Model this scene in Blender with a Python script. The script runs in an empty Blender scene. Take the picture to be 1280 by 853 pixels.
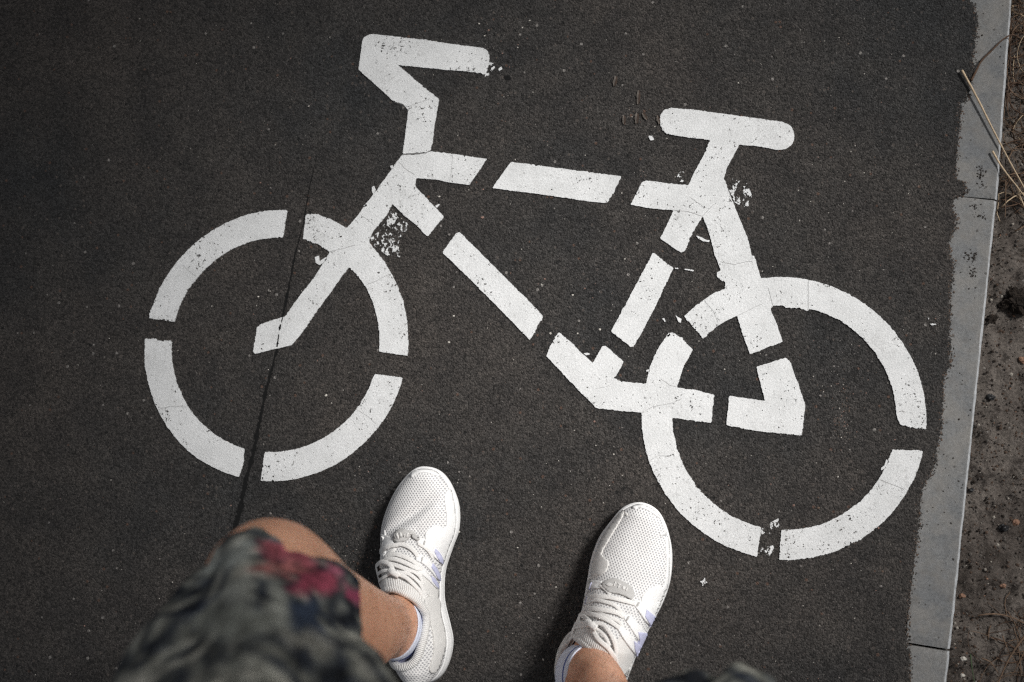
import bpy, bmesh, math, random
from mathutils import Vector, Matrix, noise
from mathutils.bvhtree import BVHTree
from mathutils.geometry import delaunay_2d_cdt, intersect_point_tri_2d
R = math.radians
scn = bpy.context.scene
COL = scn.collection
random.seed(7)

# ------------------------------------------------------------------ camera
H_CAM, F_PX = 1.45, 1244.4
AX, AY = R(5.9), R(6.8)
cam_d = bpy.data.cameras.new('camera')
cam = bpy.data.objects.new('camera', cam_d); COL.objects.link(cam)
cam.location = (0, 0, H_CAM); cam.rotation_euler = (AX, AY, 0)
cam_d.lens = 35.0; cam_d.sensor_width = 36.0
cam_d.clip_start = 0.02; cam_d.clip_end = 500
cam_d.dof.use_dof = True; cam_d.dof.focus_distance = 1.43; cam_d.dof.aperture_fstop = 2.5
scn.camera = cam

# ------------------------------------------------------------------ light: overcast sky, soft sun from ahead and right
SUN_EL, SUN_AZ = R(46), R(58)       # azimuth measured from +Y towards +X
w = bpy.data.worlds.new('World'); scn.world = w; w.use_nodes = True
nt = w.node_tree; nt.nodes.clear()
sky = nt.nodes.new('ShaderNodeTexSky'); sky.sky_type = 'NISHITA'; sky.sun_disc = False
sky.sun_elevation = SUN_EL; sky.sun_rotation = SUN_AZ
sky.air_density = 1.0; sky.dust_density = 4.0; sky.ozone_density = 1.0
hsv = nt.nodes.new('ShaderNodeHueSaturation'); hsv.inputs['Saturation'].default_value = 0.22
bg = nt.nodes.new('ShaderNodeBackground'); bg.inputs['Strength'].default_value = 0.075
wo = nt.nodes.new('ShaderNodeOutputWorld')
nt.links.new(sky.outputs[0], hsv.inputs['Color']); nt.links.new(hsv.outputs[0], bg.inputs[0]); nt.links.new(bg.outputs[0], wo.inputs[0])
sd = bpy.data.lights.new('sun', 'SUN'); sd.energy = 4.8; sd.angle = R(13); sd.color = (1.0, 0.985, 0.96)
so = bpy.data.objects.new('sun', sd); COL.objects.link(so)
sdir = Vector((math.sin(SUN_AZ)*math.cos(SUN_EL), math.cos(SUN_AZ)*math.cos(SUN_EL), math.sin(SUN_EL)))
so.rotation_euler = (-sdir).to_track_quat('-Z', 'Y').to_euler(); so.location = (2, 3, 5)
scn.view_settings.view_transform = 'Standard'; scn.view_settings.look = 'None'
scn.view_settings.gamma = 1.0; scn.view_settings.use_curve_mapping = False
scn.view_settings.exposure = 0.0
scn.cycles.use_denoising = False; scn.cycles.filter_width = 1.3; scn.cycles.use_adaptive_sampling = False

# ------------------------------------------------------------------ helpers
RM = (Matrix.Rotation(AY, 3, 'Y') @ Matrix.Rotation(AX, 3, 'X'))
RMI = RM.transposed()
EYE = Vector((0, 0, H_CAM))
def ray(px, py):
    return (RM @ Vector(((px-640)/F_PX, -(py-426.5)/F_PX, -1.0))).normalized()
def at(px, py, z=0.0):
    d = ray(px, py); return EYE + d*((H_CAM-z)/-d.z)
def proj(p):
    q = RMI @ (p-EYE)
    return (640 + F_PX*q.x/-q.z, 426.5 - F_PX*q.y/-q.z)
def lerp(a, b, t): return a+(b-a)*t
def interp(x, xs, ys):
    if x <= xs[0]: return ys[0]
    for i in range(1, len(xs)):
        if x <= xs[i]: return lerp(ys[i-1], ys[i], (x-xs[i-1])/(xs[i]-xs[i-1]))
    return ys[-1]
def inpoly(x, y, P):
    c = False; j = len(P)-1
    for i in range(len(P)):
        if (P[i][1] > y) != (P[j][1] > y) and x < (P[j][0]-P[i][0])*(y-P[i][1])/(P[j][1]-P[i][1])+P[i][0]: c = not c
        j = i
    return c
def mesh(name, verts, faces, mats=(), parent=None, smooth=False, mi=None):
    me = bpy.data.meshes.new(name); me.from_pydata([tuple(v) for v in verts], [], faces)
    for m in (mats if isinstance(mats, (list, tuple)) else [mats]): me.materials.append(m)
    if mi: me.polygons.foreach_set('material_index', mi)
    if smooth: me.polygons.foreach_set('use_smooth', [True]*len(me.polygons))
    me.update()
    o = bpy.data.objects.new(name, me); COL.objects.link(o)
    if parent: o.parent = parent
    return o
def tag(o, label=None, cat=None, group=None, kind=None):
    if label: o['label'] = label
    if cat: o['category'] = cat
    if group: o['group'] = group
    if kind: o['kind'] = kind
    return o
def rehome(o, p):
    """move the origin of an unparented mesh object (built in world metres) to p"""
    p = Vector(p); o.data.transform(Matrix.Translation(-p)); o.location = p
def resample(P, step, closed=False):
    P = [Vector(p) for p in P]
    if closed: P = P+[P[0]]
    out = []
    for a, b in zip(P, P[1:]):
        n = max(1, int(math.ceil((b-a).length/step)))
        for k in range(n): out.append(a.lerp(b, k/n))
    if not closed: out.append(P[-1])
    return out
def catmull(P, n=6, closed=False):
    P = [Vector(p) for p in P]; out = []; N = len(P)
    rng = range(N) if closed else range(N-1)
    for i in rng:
        g = (lambda k: P[k % N]) if closed else (lambda k: P[min(max(k, 0), N-1)])
        p0, p1, p2, p3 = g(i-1), g(i), g(i+1), g(i+2)
        for k in range(n):
            t = k/n
            out.append(0.5*((2*p1)+(p2-p0)*t+(2*p0-5*p1+4*p2-p3)*t*t+(3*p1-p0-3*p2+p3)*t**3))
    if not closed: out.append(P[-1])
    return out

# ------------------------------------------------------------------ materials
class NB:
    def __init__(s, name):
        s.m = bpy.data.materials.new(name); s.m.use_nodes = True; s.t = s.m.node_tree; s.t.nodes.clear()
        s.out = s.t.nodes.new('ShaderNodeOutputMaterial'); s.b = s.t.nodes.new('ShaderNodeBsdfPrincipled')
        s.t.links.new(s.b.outputs[0], s.out.inputs[0])
        s.co = s.t.nodes.new('ShaderNodeTexCoord').outputs['Object']
    def n(s, k, **a):
        x = s.t.nodes.new(k)
        for q, v in a.items(): setattr(x, q, v)
        return x
    def lk(s, a, b): s.t.links.new(a, b)
    def set(s, inp, v):
        if hasattr(v, 'is_linked') or isinstance(v, bpy.types.NodeSocket): s.lk(v, inp)
        else: inp.default_value = v
    def noise(s, scale, detail=3, rough=0.55, co=None, dist=0.0):
        x = s.n('ShaderNodeTexNoise'); x.inputs['Scale'].default_value = scale; x.inputs['Detail'].default_value = detail
        x.inputs['Roughness'].default_value = rough; x.inputs['Distortion'].default_value = dist
        s.lk(co or s.co, x.inputs['Vector']); return x.outputs['Fac']
    def voro(s, scale, co=None, rand=1.0, feat='F1'):
        x = s.n('ShaderNodeTexVoronoi', feature=feat); x.inputs['Scale'].default_value = scale; x.inputs['Randomness'].default_value = rand
        s.lk(co or s.co, x.inputs['Vector']); return x
    def math(s, op, a, b=0.0, clamp=False):
        x = s.n('ShaderNodeMath', operation=op, use_clamp=clamp); s.set(x.inputs[0], a); s.set(x.inputs[1], b); return x.outputs[0]
    def rng(s, v, a, b, c=0.0, d=1.0):
        x = s.n('ShaderNodeMapRange'); s.lk(v, x.inputs[0])
        for i, q in zip((1, 2, 3, 4), (a, b, c, d)): x.inputs[i].default_value = q
        return x.outputs[0]
    def ramp(s, v, stops, mode='LINEAR'):
        x = s.n('ShaderNodeValToRGB'); s.lk(v, x.inputs[0]); e = x.color_ramp.elements; x.color_ramp.interpolation = mode
        while len(e) < len(stops): e.new(0.5)
        for q, (p, c) in zip(e, stops): q.position = p; q.color = (*c, 1)
        return x.outputs[0]
    def mix(s, f, a, b, mode='MIX'):
        x = s.n('ShaderNodeMix', data_type='RGBA', blend_type=mode, clamp_factor=True)
        s.set(x.inputs[0], f)
        for i, v in ((6, a), (7, b)):
            if isinstance(v, tuple): x.inputs[i].default_value = (*v, 1)
            else: s.lk(v, x.inputs[i])
        return x.outputs[2]
    def bump(s, h, strength=0.5, dist=0.001, prev=None):
        x = s.n('ShaderNodeBump'); x.inputs['Strength'].default_value = strength; x.inputs['Distance'].default_value = dist
        s.lk(h, x.inputs['Height'])
        if prev is not None: s.lk(prev, x.inputs['Normal'])
        return x.outputs[0]
    def fin(s, col, rough=0.8, normal=None, spec=0.3):
        s.set(s.b.inputs['Base Color'], (*col, 1) if isinstance(col, tuple) else col)
        s.set(s.b.inputs['Roughness'], rough)
        s.b.inputs['Specular IOR Level'].default_value = spec
        if normal is not None: s.lk(normal, s.b.inputs['Normal'])
        return s.m

def asphalt_nodes(s):
    """returns colour socket and height socket of the worn asphalt"""
    big = s.noise(2.6, 5, 0.6)
    warm = s.ramp(big, [(0.34, (0.030, 0.0305, 0.031)), (0.48, (0.0425, 0.0392, 0.0368)), (0.64, (0.055, 0.0485, 0.0440))])
    patch = s.noise(14, 4, 0.6)
    c = s.mix(1.0, warm, s.ramp(patch, [(0.32, (0.76, 0.765, 0.78)), (0.68, (1.18, 1.16, 1.13))]), 'MULTIPLY')
    v1 = s.voro(430); r1 = s.n('ShaderNodeSeparateColor'); s.lk(v1.outputs['Color'], r1.inputs[0])
    g1 = s.rng(r1.outputs[0], 0, 1, 0.40, 1.62)
    n2 = s.rng(s.noise(620, 2, 0.7), 0.25, 0.75, 0.5, 1.5)
    n3 = s.rng(s.noise(120, 3, 0.6), 0.3, 0.7, 0.82, 1.18)
    k = s.math('MULTIPLY', s.math('MULTIPLY', g1, n2), n3)
    x = s.n('ShaderNodeVectorMath', operation='SCALE'); s.lk(c, x.inputs[0]); s.lk(k, x.inputs['Scale'])
    col = x.outputs[0]
    # embedded aggregate, larger grains, dull brown and pale
    v2 = s.voro(150); sp = s.n('ShaderNodeSeparateColor'); s.lk(v2.outputs['Color'], sp.inputs[0])
    m = s.math('MULTIPLY', s.math('LESS_THAN', v2.outputs['Distance'], s.rng(sp.outputs[2], 0, 1, 0.08, 0.34)), s.math('GREATER_THAN', sp.outputs[0], 0.74))
    gc = s.ramp(sp.outputs[1], [(0.0, (0.10, 0.085, 0.075)), (0.5, (0.075, 0.065, 0.06)), (0.75, (0.12, 0.07, 0.05)), (0.93, (0.30, 0.28, 0.26))], 'CONSTANT')
    col = s.mix(s.math('MULTIPLY', m, 0.75), col, gc)
    v3 = s.voro(95); s3 = s.n('ShaderNodeSeparateColor'); s.lk(v3.outputs['Color'], s3.inputs[0])
    hole = s.math('MULTIPLY', s.math('LESS_THAN', v3.outputs['Distance'], s.rng(s3.outputs[2], 0, 1, 0.06, 0.24)), s.math('GREATER_THAN', s3.outputs[0], 0.90))
    col = s.mix(s.math('MULTIPLY', hole, 0.8), col, (0.006, 0.006, 0.006))
    h = s.math('ADD', s.math('MULTIPLY', v1.outputs['Distance'], -1.0), s.math('MULTIPLY', s.noise(230, 4, 0.7), 2.4))
    return col, h
def mk_asphalt():
    s = NB('asphalt'); col, h = asphalt_nodes(s)
    return s.fin(col, 0.86, s.bump(h, 1.0, 0.0019), 0.35)
def mk_paint(name='road_paint', wear=1.0):
    s = NB(name); ac, ah = asphalt_nodes(s)
    base = s.ramp(s.noise(22, 5, 0.65), [(0.25, (0.63, 0.635, 0.63)), (0.6, (0.75, 0.755, 0.752))])
    fine = s.rng(s.noise(500, 2, 0.6), 0.3, 0.75, 0.80, 1.08)
    x = s.n('ShaderNodeVectorMath', operation='SCALE'); s.lk(base, x.inputs[0]); s.lk(fine, x.inputs['Scale']); base = x.outputs[0]
    grime = s.math('MULTIPLY', s.rng(s.noise(60, 5, 0.7), 0.60, 0.76), s.rng(s.noise(9, 2), 0.5, 0.68))
    base = s.mix(s.math('MULTIPLY', grime, 0.7), base, (0.30, 0.29, 0.275))
    where = s.rng(s.noise(13, 3, 0.6), 0.40, 0.64, 0.0, 0.105)
    pit = s.math('GREATER_THAN', s.math('ADD', s.noise(240, 3, 0.62), where), 0.705)
    col = s.mix(pit, base, ac)
    scuff = s.math('MULTIPLY', s.rng(s.noise(150, 4, 0.75), 0.54, 0.72), s.rng(s.noise(17, 3), 0.46, 0.66))
    col = s.mix(s.math('MULTIPLY', scuff, 0.75), col, (0.25, 0.24, 0.23))
    h = s.math('SUBTRACT', s.math('MULTIPLY', ah, 0.5), s.math('MULTIPLY', pit, 1.0))
    return s.fin(col, 0.7, s.bump(h, 0.55, 0.0008), 0.3)
def mk_concrete():
    s = NB('concrete')
    c = s.ramp(s.noise(9, 6, 0.62), [(0.30, (0.15, 0.155, 0.16)), (0.5, (0.18, 0.182, 0.182)), (0.70, (0.22, 0.215, 0.205))])
    f = s.rng(s.noise(240, 6, 0.9), 0.32, 0.68, 0.55, 1.42)
    x = s.n('ShaderNodeVectorMath', operation='SCALE'); s.lk(c, x.inputs[0]); s.lk(f, x.inputs['Scale'])
    stain = s.math('MULTIPLY', s.rng(s.noise(60, 6, 0.72), 0.55, 0.70), 0.6)
    c = s.mix(stain, x.outputs[0], (0.10, 0.09, 0.08))
    v = s.voro(130); sp = s.n('ShaderNodeSeparateColor'); s.lk(v.outputs['Color'], sp.inputs[0])
    pit = s.math('MULTIPLY', s.math('LESS_THAN', v.outputs['Distance'], s.rng(sp.outputs[1], 0, 1, 0.08, 0.26)), s.math('GREATER_THAN', sp.outputs[0], 0.84))
    c = s.mix(s.rng(s.noise(24, 5, 0.7), 0.42, 0.62, 0.0, 0.5), c, (0.24, 0.225, 0.205))
    c = s.mix(s.math('MULTIPLY', pit, 0.75), c, (0.06, 0.055, 0.05))
    h = s.math('SUBTRACT', s.noise(350, 4, 0.7), s.math('MULTIPLY', pit, 0.8))
    return s.fin(c, 0.85, s.bump(h, 0.7, 0.0012), 0.3)
def mk_soil():
    s = NB('soil')
    c = s.ramp(s.noise(7, 6, 0.65), [(0.32, (0.05, 0.041, 0.035)), (0.46, (0.115, 0.098, 0.086)), (0.64, (0.18, 0.157, 0.138))])
    f = s.rng(s.noise(260, 4, 0.72), 0.28, 0.72, 0.5, 1.5)
    x = s.n('ShaderNodeVectorMath', operation='SCALE'); s.lk(c, x.inputs[0]); s.lk(f, x.inputs['Scale'])
    d = s.rng(s.noise(38, 5, 0.7), 0.55, 0.66)
    c = s.mix(s.math('MULTIPLY', d, 0.75), x.outputs[0], (0.018, 0.014, 0.012))
    v = s.voro(170); sp = s.n('ShaderNodeSeparateColor'); s.lk(v.outputs['Color'], sp.inputs[0])
    g = s.math('MULTIPLY', s.math('LESS_THAN', v.outputs['Distance'], 0.26), s.math('GREATER_THAN', sp.outputs[0], 0.88))
    c = s.mix(g, c, s.ramp(sp.outputs[1], [(0.0, (0.16, 0.14, 0.13)), (0.4, (0.15, 0.09, 0.065)), (0.6, (0.03, 0.03, 0.03)), (0.8, (0.28, 0.26, 0.24))], 'CONSTANT'))
    return s.fin(c, 0.95, s.bump(s.noise(190, 6, 0.75), 1.0, 0.004), 0.15)
def mk_plain(name, col, rough=0.8, nscale=200, amp=0.15, bump=0.3, bd=0.0005, spec=0.3):
    s = NB(name)
    f = s.rng(s.noise(nscale, 4, 0.6), 0.3, 0.7, 1-amp, 1+amp)
    x = s.n('ShaderNodeVectorMath', operation='SCALE'); x.inputs[0].default_value = col; s.lk(f, x.inputs['Scale'])
    return s.fin(x.outputs[0], rough, s.bump(s.noise(nscale*2, 3, 0.6), bump, bd), spec)
def mk_fabric_mesh():
    """knitted upper with rows of little holes, laid out in the shoe's own plan (UV, metres x 10)"""
    s = NB('perforated_knit')
    uv = s.n('ShaderNodeUVMap'); uv.uv_map = 'UVMap'
    w_ = s.n('ShaderNodeVectorMath', operation='ADD'); s.lk(uv.outputs[0], w_.inputs[0])
    nn = s.n('ShaderNodeTexNoise'); nn.inputs['Scale'].default_value = 6.0; s.lk(uv.outputs[0], nn.inputs['Vector'])
    sc = s.n('ShaderNodeVectorMath', operation='SCALE'); s.lk(nn.outputs['Color'], sc.inputs[0]); sc.inputs['Scale'].default_value = 0.03
    s.lk(sc.outputs[0], w_.inputs[1])
    def lattice(off):
        a = s.n('ShaderNodeVectorMath', operation='ADD'); s.lk(w_.outputs[0], a.inputs[0]); a.inputs[1].default_value = (off[0], off[1], 0)
        d = s.n('ShaderNodeVectorMath', operation='DIVIDE'); s.lk(a.outputs[0], d.inputs[0]); d.inputs[1].default_value = (0.043, 0.060, 1)
        fr = s.n('ShaderNodeVectorMath', operation='FRACTION'); s.lk(d.outputs[0], fr.inputs[0])
        sb = s.n('ShaderNodeVectorMath', operation='SUBTRACT'); s.lk(fr.outputs[0], sb.inputs[0]); sb.inputs[1].default_value = (0.5, 0.5, 0)
        m = s.n('ShaderNodeVectorMath', operation='MULTIPLY'); s.lk(sb.outputs[0], m.inputs[0]); m.inputs[1].default_value = (1.0, 1.40, 0)
        l = s.n('ShaderNodeVectorMath', operation='LENGTH'); s.lk(m.outputs[0], l.inputs[0]); return l.outputs['Value']
    d = s.math('MINIMUM', lattice((0, 0)), lattice((0.0215, 0.030)))
    hole = s.rng(d, 0.17, 0.31, 1.0, 0.0)
    var = s.ramp(s.noise(30, 3), [(0.3, (0.76, 0.75, 0.735)), (0.7, (0.83, 0.82, 0.805))])
    col = s.mix(s.math('MULTIPLY', hole, 0.68), var, (0.26, 0.26, 0.29))
    h = s.math('ADD', s.math('MULTIPLY', hole, -1.0), s.math('MULTIPLY', s.noise(900, 2), 0.25))
    return s.fin(col, 0.85, s.bump(h, 0.8, 0.0008), 0.2)
def mk_rib():
    s = NB('ribbed_knit'); uv = s.n('ShaderNodeUVMap'); uv.uv_map = 'UVMap'
    sp = s.n('ShaderNodeSeparateXYZ'); s.lk(uv.outputs[0], sp.inputs[0])
    sn = s.math('SINE', s.math('MULTIPLY', sp.outputs[0], 6.2832))
    sm = s.math('SINE', s.math('MULTIPLY', sp.outputs[1], 6.2832))
    h = s.math('ADD', sn, s.math('MULTIPLY', sm, 0.3))
    col = s.mix(s.rng(h, -1.0, 0.2), (0.62, 0.60, 0.57), (0.84, 0.83, 0.81))
    return s.fin(col, 0.9, s.bump(h, 0.6, 0.0006), 0.2)
def mk_print():
    s = NB('printed_cotton'); a = s.n('ShaderNodeVertexColor'); a.layer_name = 'print'
    f = s.rng(s.noise(350, 3), 0.3, 0.7, 0.85, 1.15)
    x = s.n('ShaderNodeVectorMath', operation='SCALE'); s.lk(a.outputs[0], x.inputs[0]); s.lk(f, x.inputs['Scale'])
    return s.fin(x.outputs[0], 0.9, s.bump(s.noise(700, 2), 0.3, 0.0006), 0.15)
def mk_skin():
    s = NB('skin')
    c = s.ramp(s.noise(26, 5, 0.6), [(0.3, (0.56, 0.28, 0.17)), (0.55, (0.66, 0.35, 0.225)), (0.75, (0.74, 0.43, 0.29))])
    mot = s.rng(s.noise(420, 3, 0.7), 0.35, 0.65, 0.90, 1.06)
    x = s.n('ShaderNodeVectorMath', operation='SCALE'); s.lk(c, x.inputs[0]); s.lk(mot, x.inputs['Scale'])
    s.b.inputs['Subsurface Weight'].default_value = 0.12
    s.b.inputs['Subsurface Radius'].default_value = (0.006, 0.002, 0.001)
    s.b.inputs['Subsurface Scale'].default_value = 1.0
    return s.fin(x.outputs[0], 0.5, s.bump(s.noise(650, 4, 0.7), 0.35, 0.0005), 0.4)

M_ASPH = mk_asphalt(); M_PAINT = mk_paint(); M_CONC = mk_concrete(); M_SOIL = mk_soil()
M_ARRIS = mk_plain('pale_concrete_edge', (0.36, 0.37, 0.38), 0.8, 160, 0.25, 0.4)  # paler concrete along the chamfer of each kerb stone
M_SEAM = mk_plain('bitumen_seam', (0.004, 0.004, 0.004), 0.9, 300, 0.4)
M_HAIRLINE = mk_plain('hairline_dirt', (0.30, 0.295, 0.29), 0.9, 300, 0.3)
M_KNIT = mk_fabric_mesh(); M_RIB = mk_rib(); M_PRINT = mk_print(); M_SKIN = mk_skin()
M_FOAM = mk_plain('midsole_foam', (0.84, 0.835, 0.825), 0.55, 90, 0.05, 0.15)
M_SYN = mk_plain('white_synthetic', (0.84, 0.835, 0.825), 0.6, 160, 0.05, 0.3, 0.0004)
M_SYN2 = mk_plain('offwhite_suede', (0.72, 0.705, 0.68), 0.8, 260, 0.07, 0.4, 0.0005)
M_LACE = mk_plain('white_lace', (0.82, 0.805, 0.78), 0.85, 700, 0.12, 0.6, 0.0006)
M_LILAC = mk_plain('lilac_stripe', (0.56, 0.57, 0.75), 0.6, 120, 0.06, 0.2)
M_BADGE = mk_plain('grey_rubber_badge', (0.50, 0.49, 0.475), 0.6, 150, 0.05, 0.2)
M_MARK = mk_plain('pale_emboss', (0.72, 0.71, 0.69), 0.6, 150, 0.05, 0.2)
M_LINING = mk_plain('lining', (0.36, 0.36, 0.46), 0.9, 200, 0.1)
M_SOCK = mk_plain('white_sock', (0.70, 0.73, 0.84), 0.9, 500, 0.08, 0.4)
M_SOCKB = mk_plain('blue_sock_trim', (0.06, 0.09, 0.30), 0.9, 300, 0.1)
M_SHIRT = mk_plain('dark_jersey', (0.05, 0.05, 0.055), 0.9, 200, 0.1)
M_HAIR = mk_plain('brown_hair', (0.04, 0.025, 0.016), 0.6, 300, 0.4, 0.8, 0.003)
M_EYE = mk_plain('eye_white', (0.7, 0.7, 0.68), 0.3, 100, 0.02)
M_STRAW = mk_plain('dry_straw', (0.52, 0.40, 0.27), 0.7, 150, 0.2)
M_TWIG = mk_plain('brown_twig', (0.085, 0.05, 0.032), 0.8, 200, 0.35)
M_ROOT = mk_plain('dry_root', (0.16, 0.105, 0.07), 0.85, 200, 0.35)
M_GREEN = mk_plain('grass_green', (0.05, 0.08, 0.035), 0.7, 200, 0.2)
M_LEAF = mk_plain('dry_leaf', (0.105, 0.09, 0.078), 0.8, 300, 0.35)
M_LEAFD = mk_plain('dry_leaf_shaded', (0.03, 0.018, 0.012), 0.8, 300, 0.35)  # dark half of each scrap, its shaded side put into the colour
G = [mk_plain('grit_pale', (0.50, 0.47, 0.42), 0.7, 400, 0.15), mk_plain('grit_pink', (0.25, 0.155, 0.125), 0.7, 400, 0.15),
     mk_plain('grit_grey', (0.17, 0.155, 0.145), 0.7, 400, 0.2), mk_plain('grit_brown', (0.11, 0.075, 0.055), 0.7, 400, 0.2)]
M_DARKST = mk_plain('dark_stone', (0.012, 0.012, 0.013), 0.5, 300, 0.3)
M_ORANGE = mk_plain('orange_stone', (0.22, 0.125, 0.082), 0.7, 300, 0.25)
M_CLOD = mk_plain('humus_clod', (0.022, 0.016, 0.012), 0.95, 160, 0.5, 1.0, 0.004)

# ------------------------------------------------------------------ ground, kerb, asphalt
def nz(x, y, z=0.0, s=1.0): return noise.noise(Vector((x*s, y*s, z)))
kerb_right = [[(1267.6, 0), (1249.4, 248.5)], [(1248.6, 250.5), (1190.6, 813)], [(1190.0, 816), (1186.0, 853)]]
kdirs = []
KW = (at(1193.6, 780)-at(1133.5, 780)).length
KLEN = (at(*kerb_right[1][0])-at(*kerb_right[1][1])).length
def kerb_stone(a, b, label, group=None):
    """a far end, b near end of the right-hand arris"""
    d = (b-a).normalized(); nrm = Vector((d.y, -d.x, 0))
    if nrm.x > 0: nrm = -nrm                    # towards the asphalt
    L = (b-a).length; prof = [(0, -0.12), (0, -0.0115), (0.0010, -0.0072), (0.0048, -0.0034), (0.0062, -0.0025), (KW-0.002, -0.0022), (KW, -0.004), (KW, -0.12)]
    n = 60; vs = []; fs = []
    for i in range(n+1):
        t = i/n
        for j, (o, z) in enumerate(prof):
            e = 0.0015 if (i in (0, n) and j in (2, 3, 4, 5)) else 0
            p = a+d*(L*t)+nrm*o
            wob = 0.0009*nz(p.x, p.y, j*3.1, 55)+0.0007*nz(p.x, p.y, j*1.7, 160)
            vs.append((p.x+nrm.x*wob, p.y+nrm.y*wob, z-e+(wob*0.4 if j in (2, 3) else 0)))
    m = len(prof)
    for i in range(n):
        for j in range(m-1):
            fs.append((i*m+j, i*m+j+1, (i+1)*m+j+1, (i+1)*m+j))
    fs.append(tuple(range(m))); fs.append(tuple(n*m+m-1-j for j in range(m)))
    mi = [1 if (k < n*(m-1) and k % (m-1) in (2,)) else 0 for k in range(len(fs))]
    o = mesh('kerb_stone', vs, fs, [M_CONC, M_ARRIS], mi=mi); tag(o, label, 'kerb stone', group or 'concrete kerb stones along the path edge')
    rehome(o, ((a+b)/2)); return o
a1, b1 = (at(*p) for p in kerb_right[0]); d1 = (a1-b1).normalized()
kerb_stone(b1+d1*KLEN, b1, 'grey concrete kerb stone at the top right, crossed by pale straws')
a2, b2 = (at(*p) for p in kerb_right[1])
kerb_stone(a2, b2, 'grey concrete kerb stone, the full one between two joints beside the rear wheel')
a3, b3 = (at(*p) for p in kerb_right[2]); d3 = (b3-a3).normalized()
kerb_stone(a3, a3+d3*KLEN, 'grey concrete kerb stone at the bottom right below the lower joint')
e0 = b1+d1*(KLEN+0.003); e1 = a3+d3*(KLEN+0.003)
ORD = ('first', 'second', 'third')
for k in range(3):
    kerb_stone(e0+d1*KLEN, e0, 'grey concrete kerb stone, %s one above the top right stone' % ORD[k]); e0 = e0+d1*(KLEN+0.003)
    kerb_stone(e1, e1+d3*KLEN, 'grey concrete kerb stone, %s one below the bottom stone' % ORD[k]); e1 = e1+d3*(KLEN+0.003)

edge_px = [(1213.3, 0), (1221.5, 19.7), (1219.8, 42.7), (1216.5, 69), (1214.9, 98.5), (1208.3, 124.8), (1201, 129.7), (1198.5, 170.7), (1195.2, 197),
    (1195.2, 224.9), (1206.7, 228.2), (1208.3, 241.3), (1193.6, 246.2), (1190.3, 262.6), (1195, 272.5), (1193.6, 286.6), (1186, 303), (1187, 318), (1193.6, 332.5),
    (1188.6, 355.5), (1187, 394.9), (1188, 454), (1180.4, 470.4), (1177.2, 509.8), (1175.5, 542.6), (1171, 560), (1168, 585), (1160, 598), (1155, 605), (1151.5, 621.8),
    (1144.7, 680.2), (1138.5, 731.8), (1133.7, 779.9), (1132.6, 800.5), (1137.8, 821), (1137.1, 853)]
E = [at(*p) for p in edge_px]
top_ext = [E[0]+d1*(6-0.0)*t+Vector((0.01*math.sin(t*40), 0, 0)) for t in (1, .8, .6, .4, .2, .1, .05)]
bot_ext = [E[-1]+d3*6*t+Vector((0.008*math.sin(t*50), 0, 0)) for t in (.05, .1, .2, .4, .6, .8, 1)]
line = []
for p in resample(top_ext+E+bot_ext, 0.0010):
    if abs(p.y) < 0.85 or not line or (p-line[-1]).length > 0.05:
        if abs(p.y) < 0.85:
            o = 0.0020*nz(p.x, p.y, 0, 70)+0.0034*nz(p.x, p.y, 5, 200)+0.0026*nz(p.x, p.y, 9, 480)
            p = p+Vector((o, 0.4*o, 0))
        line.append(p)
LX = -2.3
yt, yb = line[0].y, line[-1].y
inner = [Vector((0.40+0.115*((yb+(yt-yb)*k/240)), yb+(yt-yb)*k/240, 0)) for k in range(241)]
bound = line+inner                                  # top to bottom, then back up
nb = len(bound); BP = [(p.x, p.y) for p in bound]
pts = [Vector((p.x, p.y)) for p in bound]; y = -0.84
while y < 0.84:
    x = 0.30
    while x < 0.9:
        if inpoly(x, y, BP): pts.append(Vector((x+0.001*nz(x, y, 0, 99), y)))
        x += 0.012
    y += 0.012
r_ = delaunay_2d_cdt(pts, [(i, (i+1) % nb) for i in range(nb)], [], 1, 1e-6)
vs = [(v.x, v.y, 0.0) for v in r_[0]]; fs = [tuple(f) for f in r_[2]]
b0 = len(vs)
for p in line: vs.append((p.x, p.y, 0.0)); vs.append((p.x+0.001, p.y, -0.03))
for i in range(len(line)-1): fs.append((b0+2*i, b0+2*i+1, b0+2*i+3, b0+2*i+2))
b0 = len(vs); CX = 14
for p in inner:
    for k in range(CX): vs.append((lerp(p.x, LX, k/(CX-1)), p.y, 0.0))
for j in range(len(inner)-1):
    for k in range(CX-1): fs.append((b0+j*CX+k, b0+j*CX+k+1, b0+(j+1)*CX+k+1, b0+(j+1)*CX+k))
o = mesh('cycle_path', vs, fs, M_ASPH); tag(o, kind='structure')
bm = bmesh.new(); bm.from_mesh(o.data); bmesh.ops.remove_doubles(bm, verts=bm.verts, dist=1e-5)
for f in bm.faces:
    if f.normal.z < -0.5: f.normal_flip()
bm.to_mesh(o.data); bm.free()

# wide ground sheet and the near strip of loose soil with real relief
o = mesh('ground', [(-60, -60, -0.045), (60, -60, -0.045), (60, 60, -0.045), (-60, 60, -0.045)], [(0, 1, 2, 3)], M_SOIL); tag(o, kind='structure')
def soil_z(x, y):
    z = -0.019+0.010*noise.fractal(Vector((x*9, y*9, 2.0)), 0.9, 2.1, 4)+0.0045*noise.fractal(Vector((x*60, y*60, 7.0)), 0.8, 2.1, 3)
    return min(z, -0.006)
xs = [0.44+0.0035*i for i in range(150)]+[0.97+0.02*i*i**0.5 for i in range(1, 30)]
ys = [-3+0.12*i for i in range(21)]+[-0.45+0.0045*i for i in range(290)]+[0.87+0.12*i for i in range(20)]
def kerb_x(y):
    a, b = (a1, b1) if y > b1.y else ((a2, b2) if y > b2.y else (a3, b3))
    return a.x+(b.x-a.x)*(y-a.y)/(b.y-a.y)
vs = []; fs = []
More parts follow.
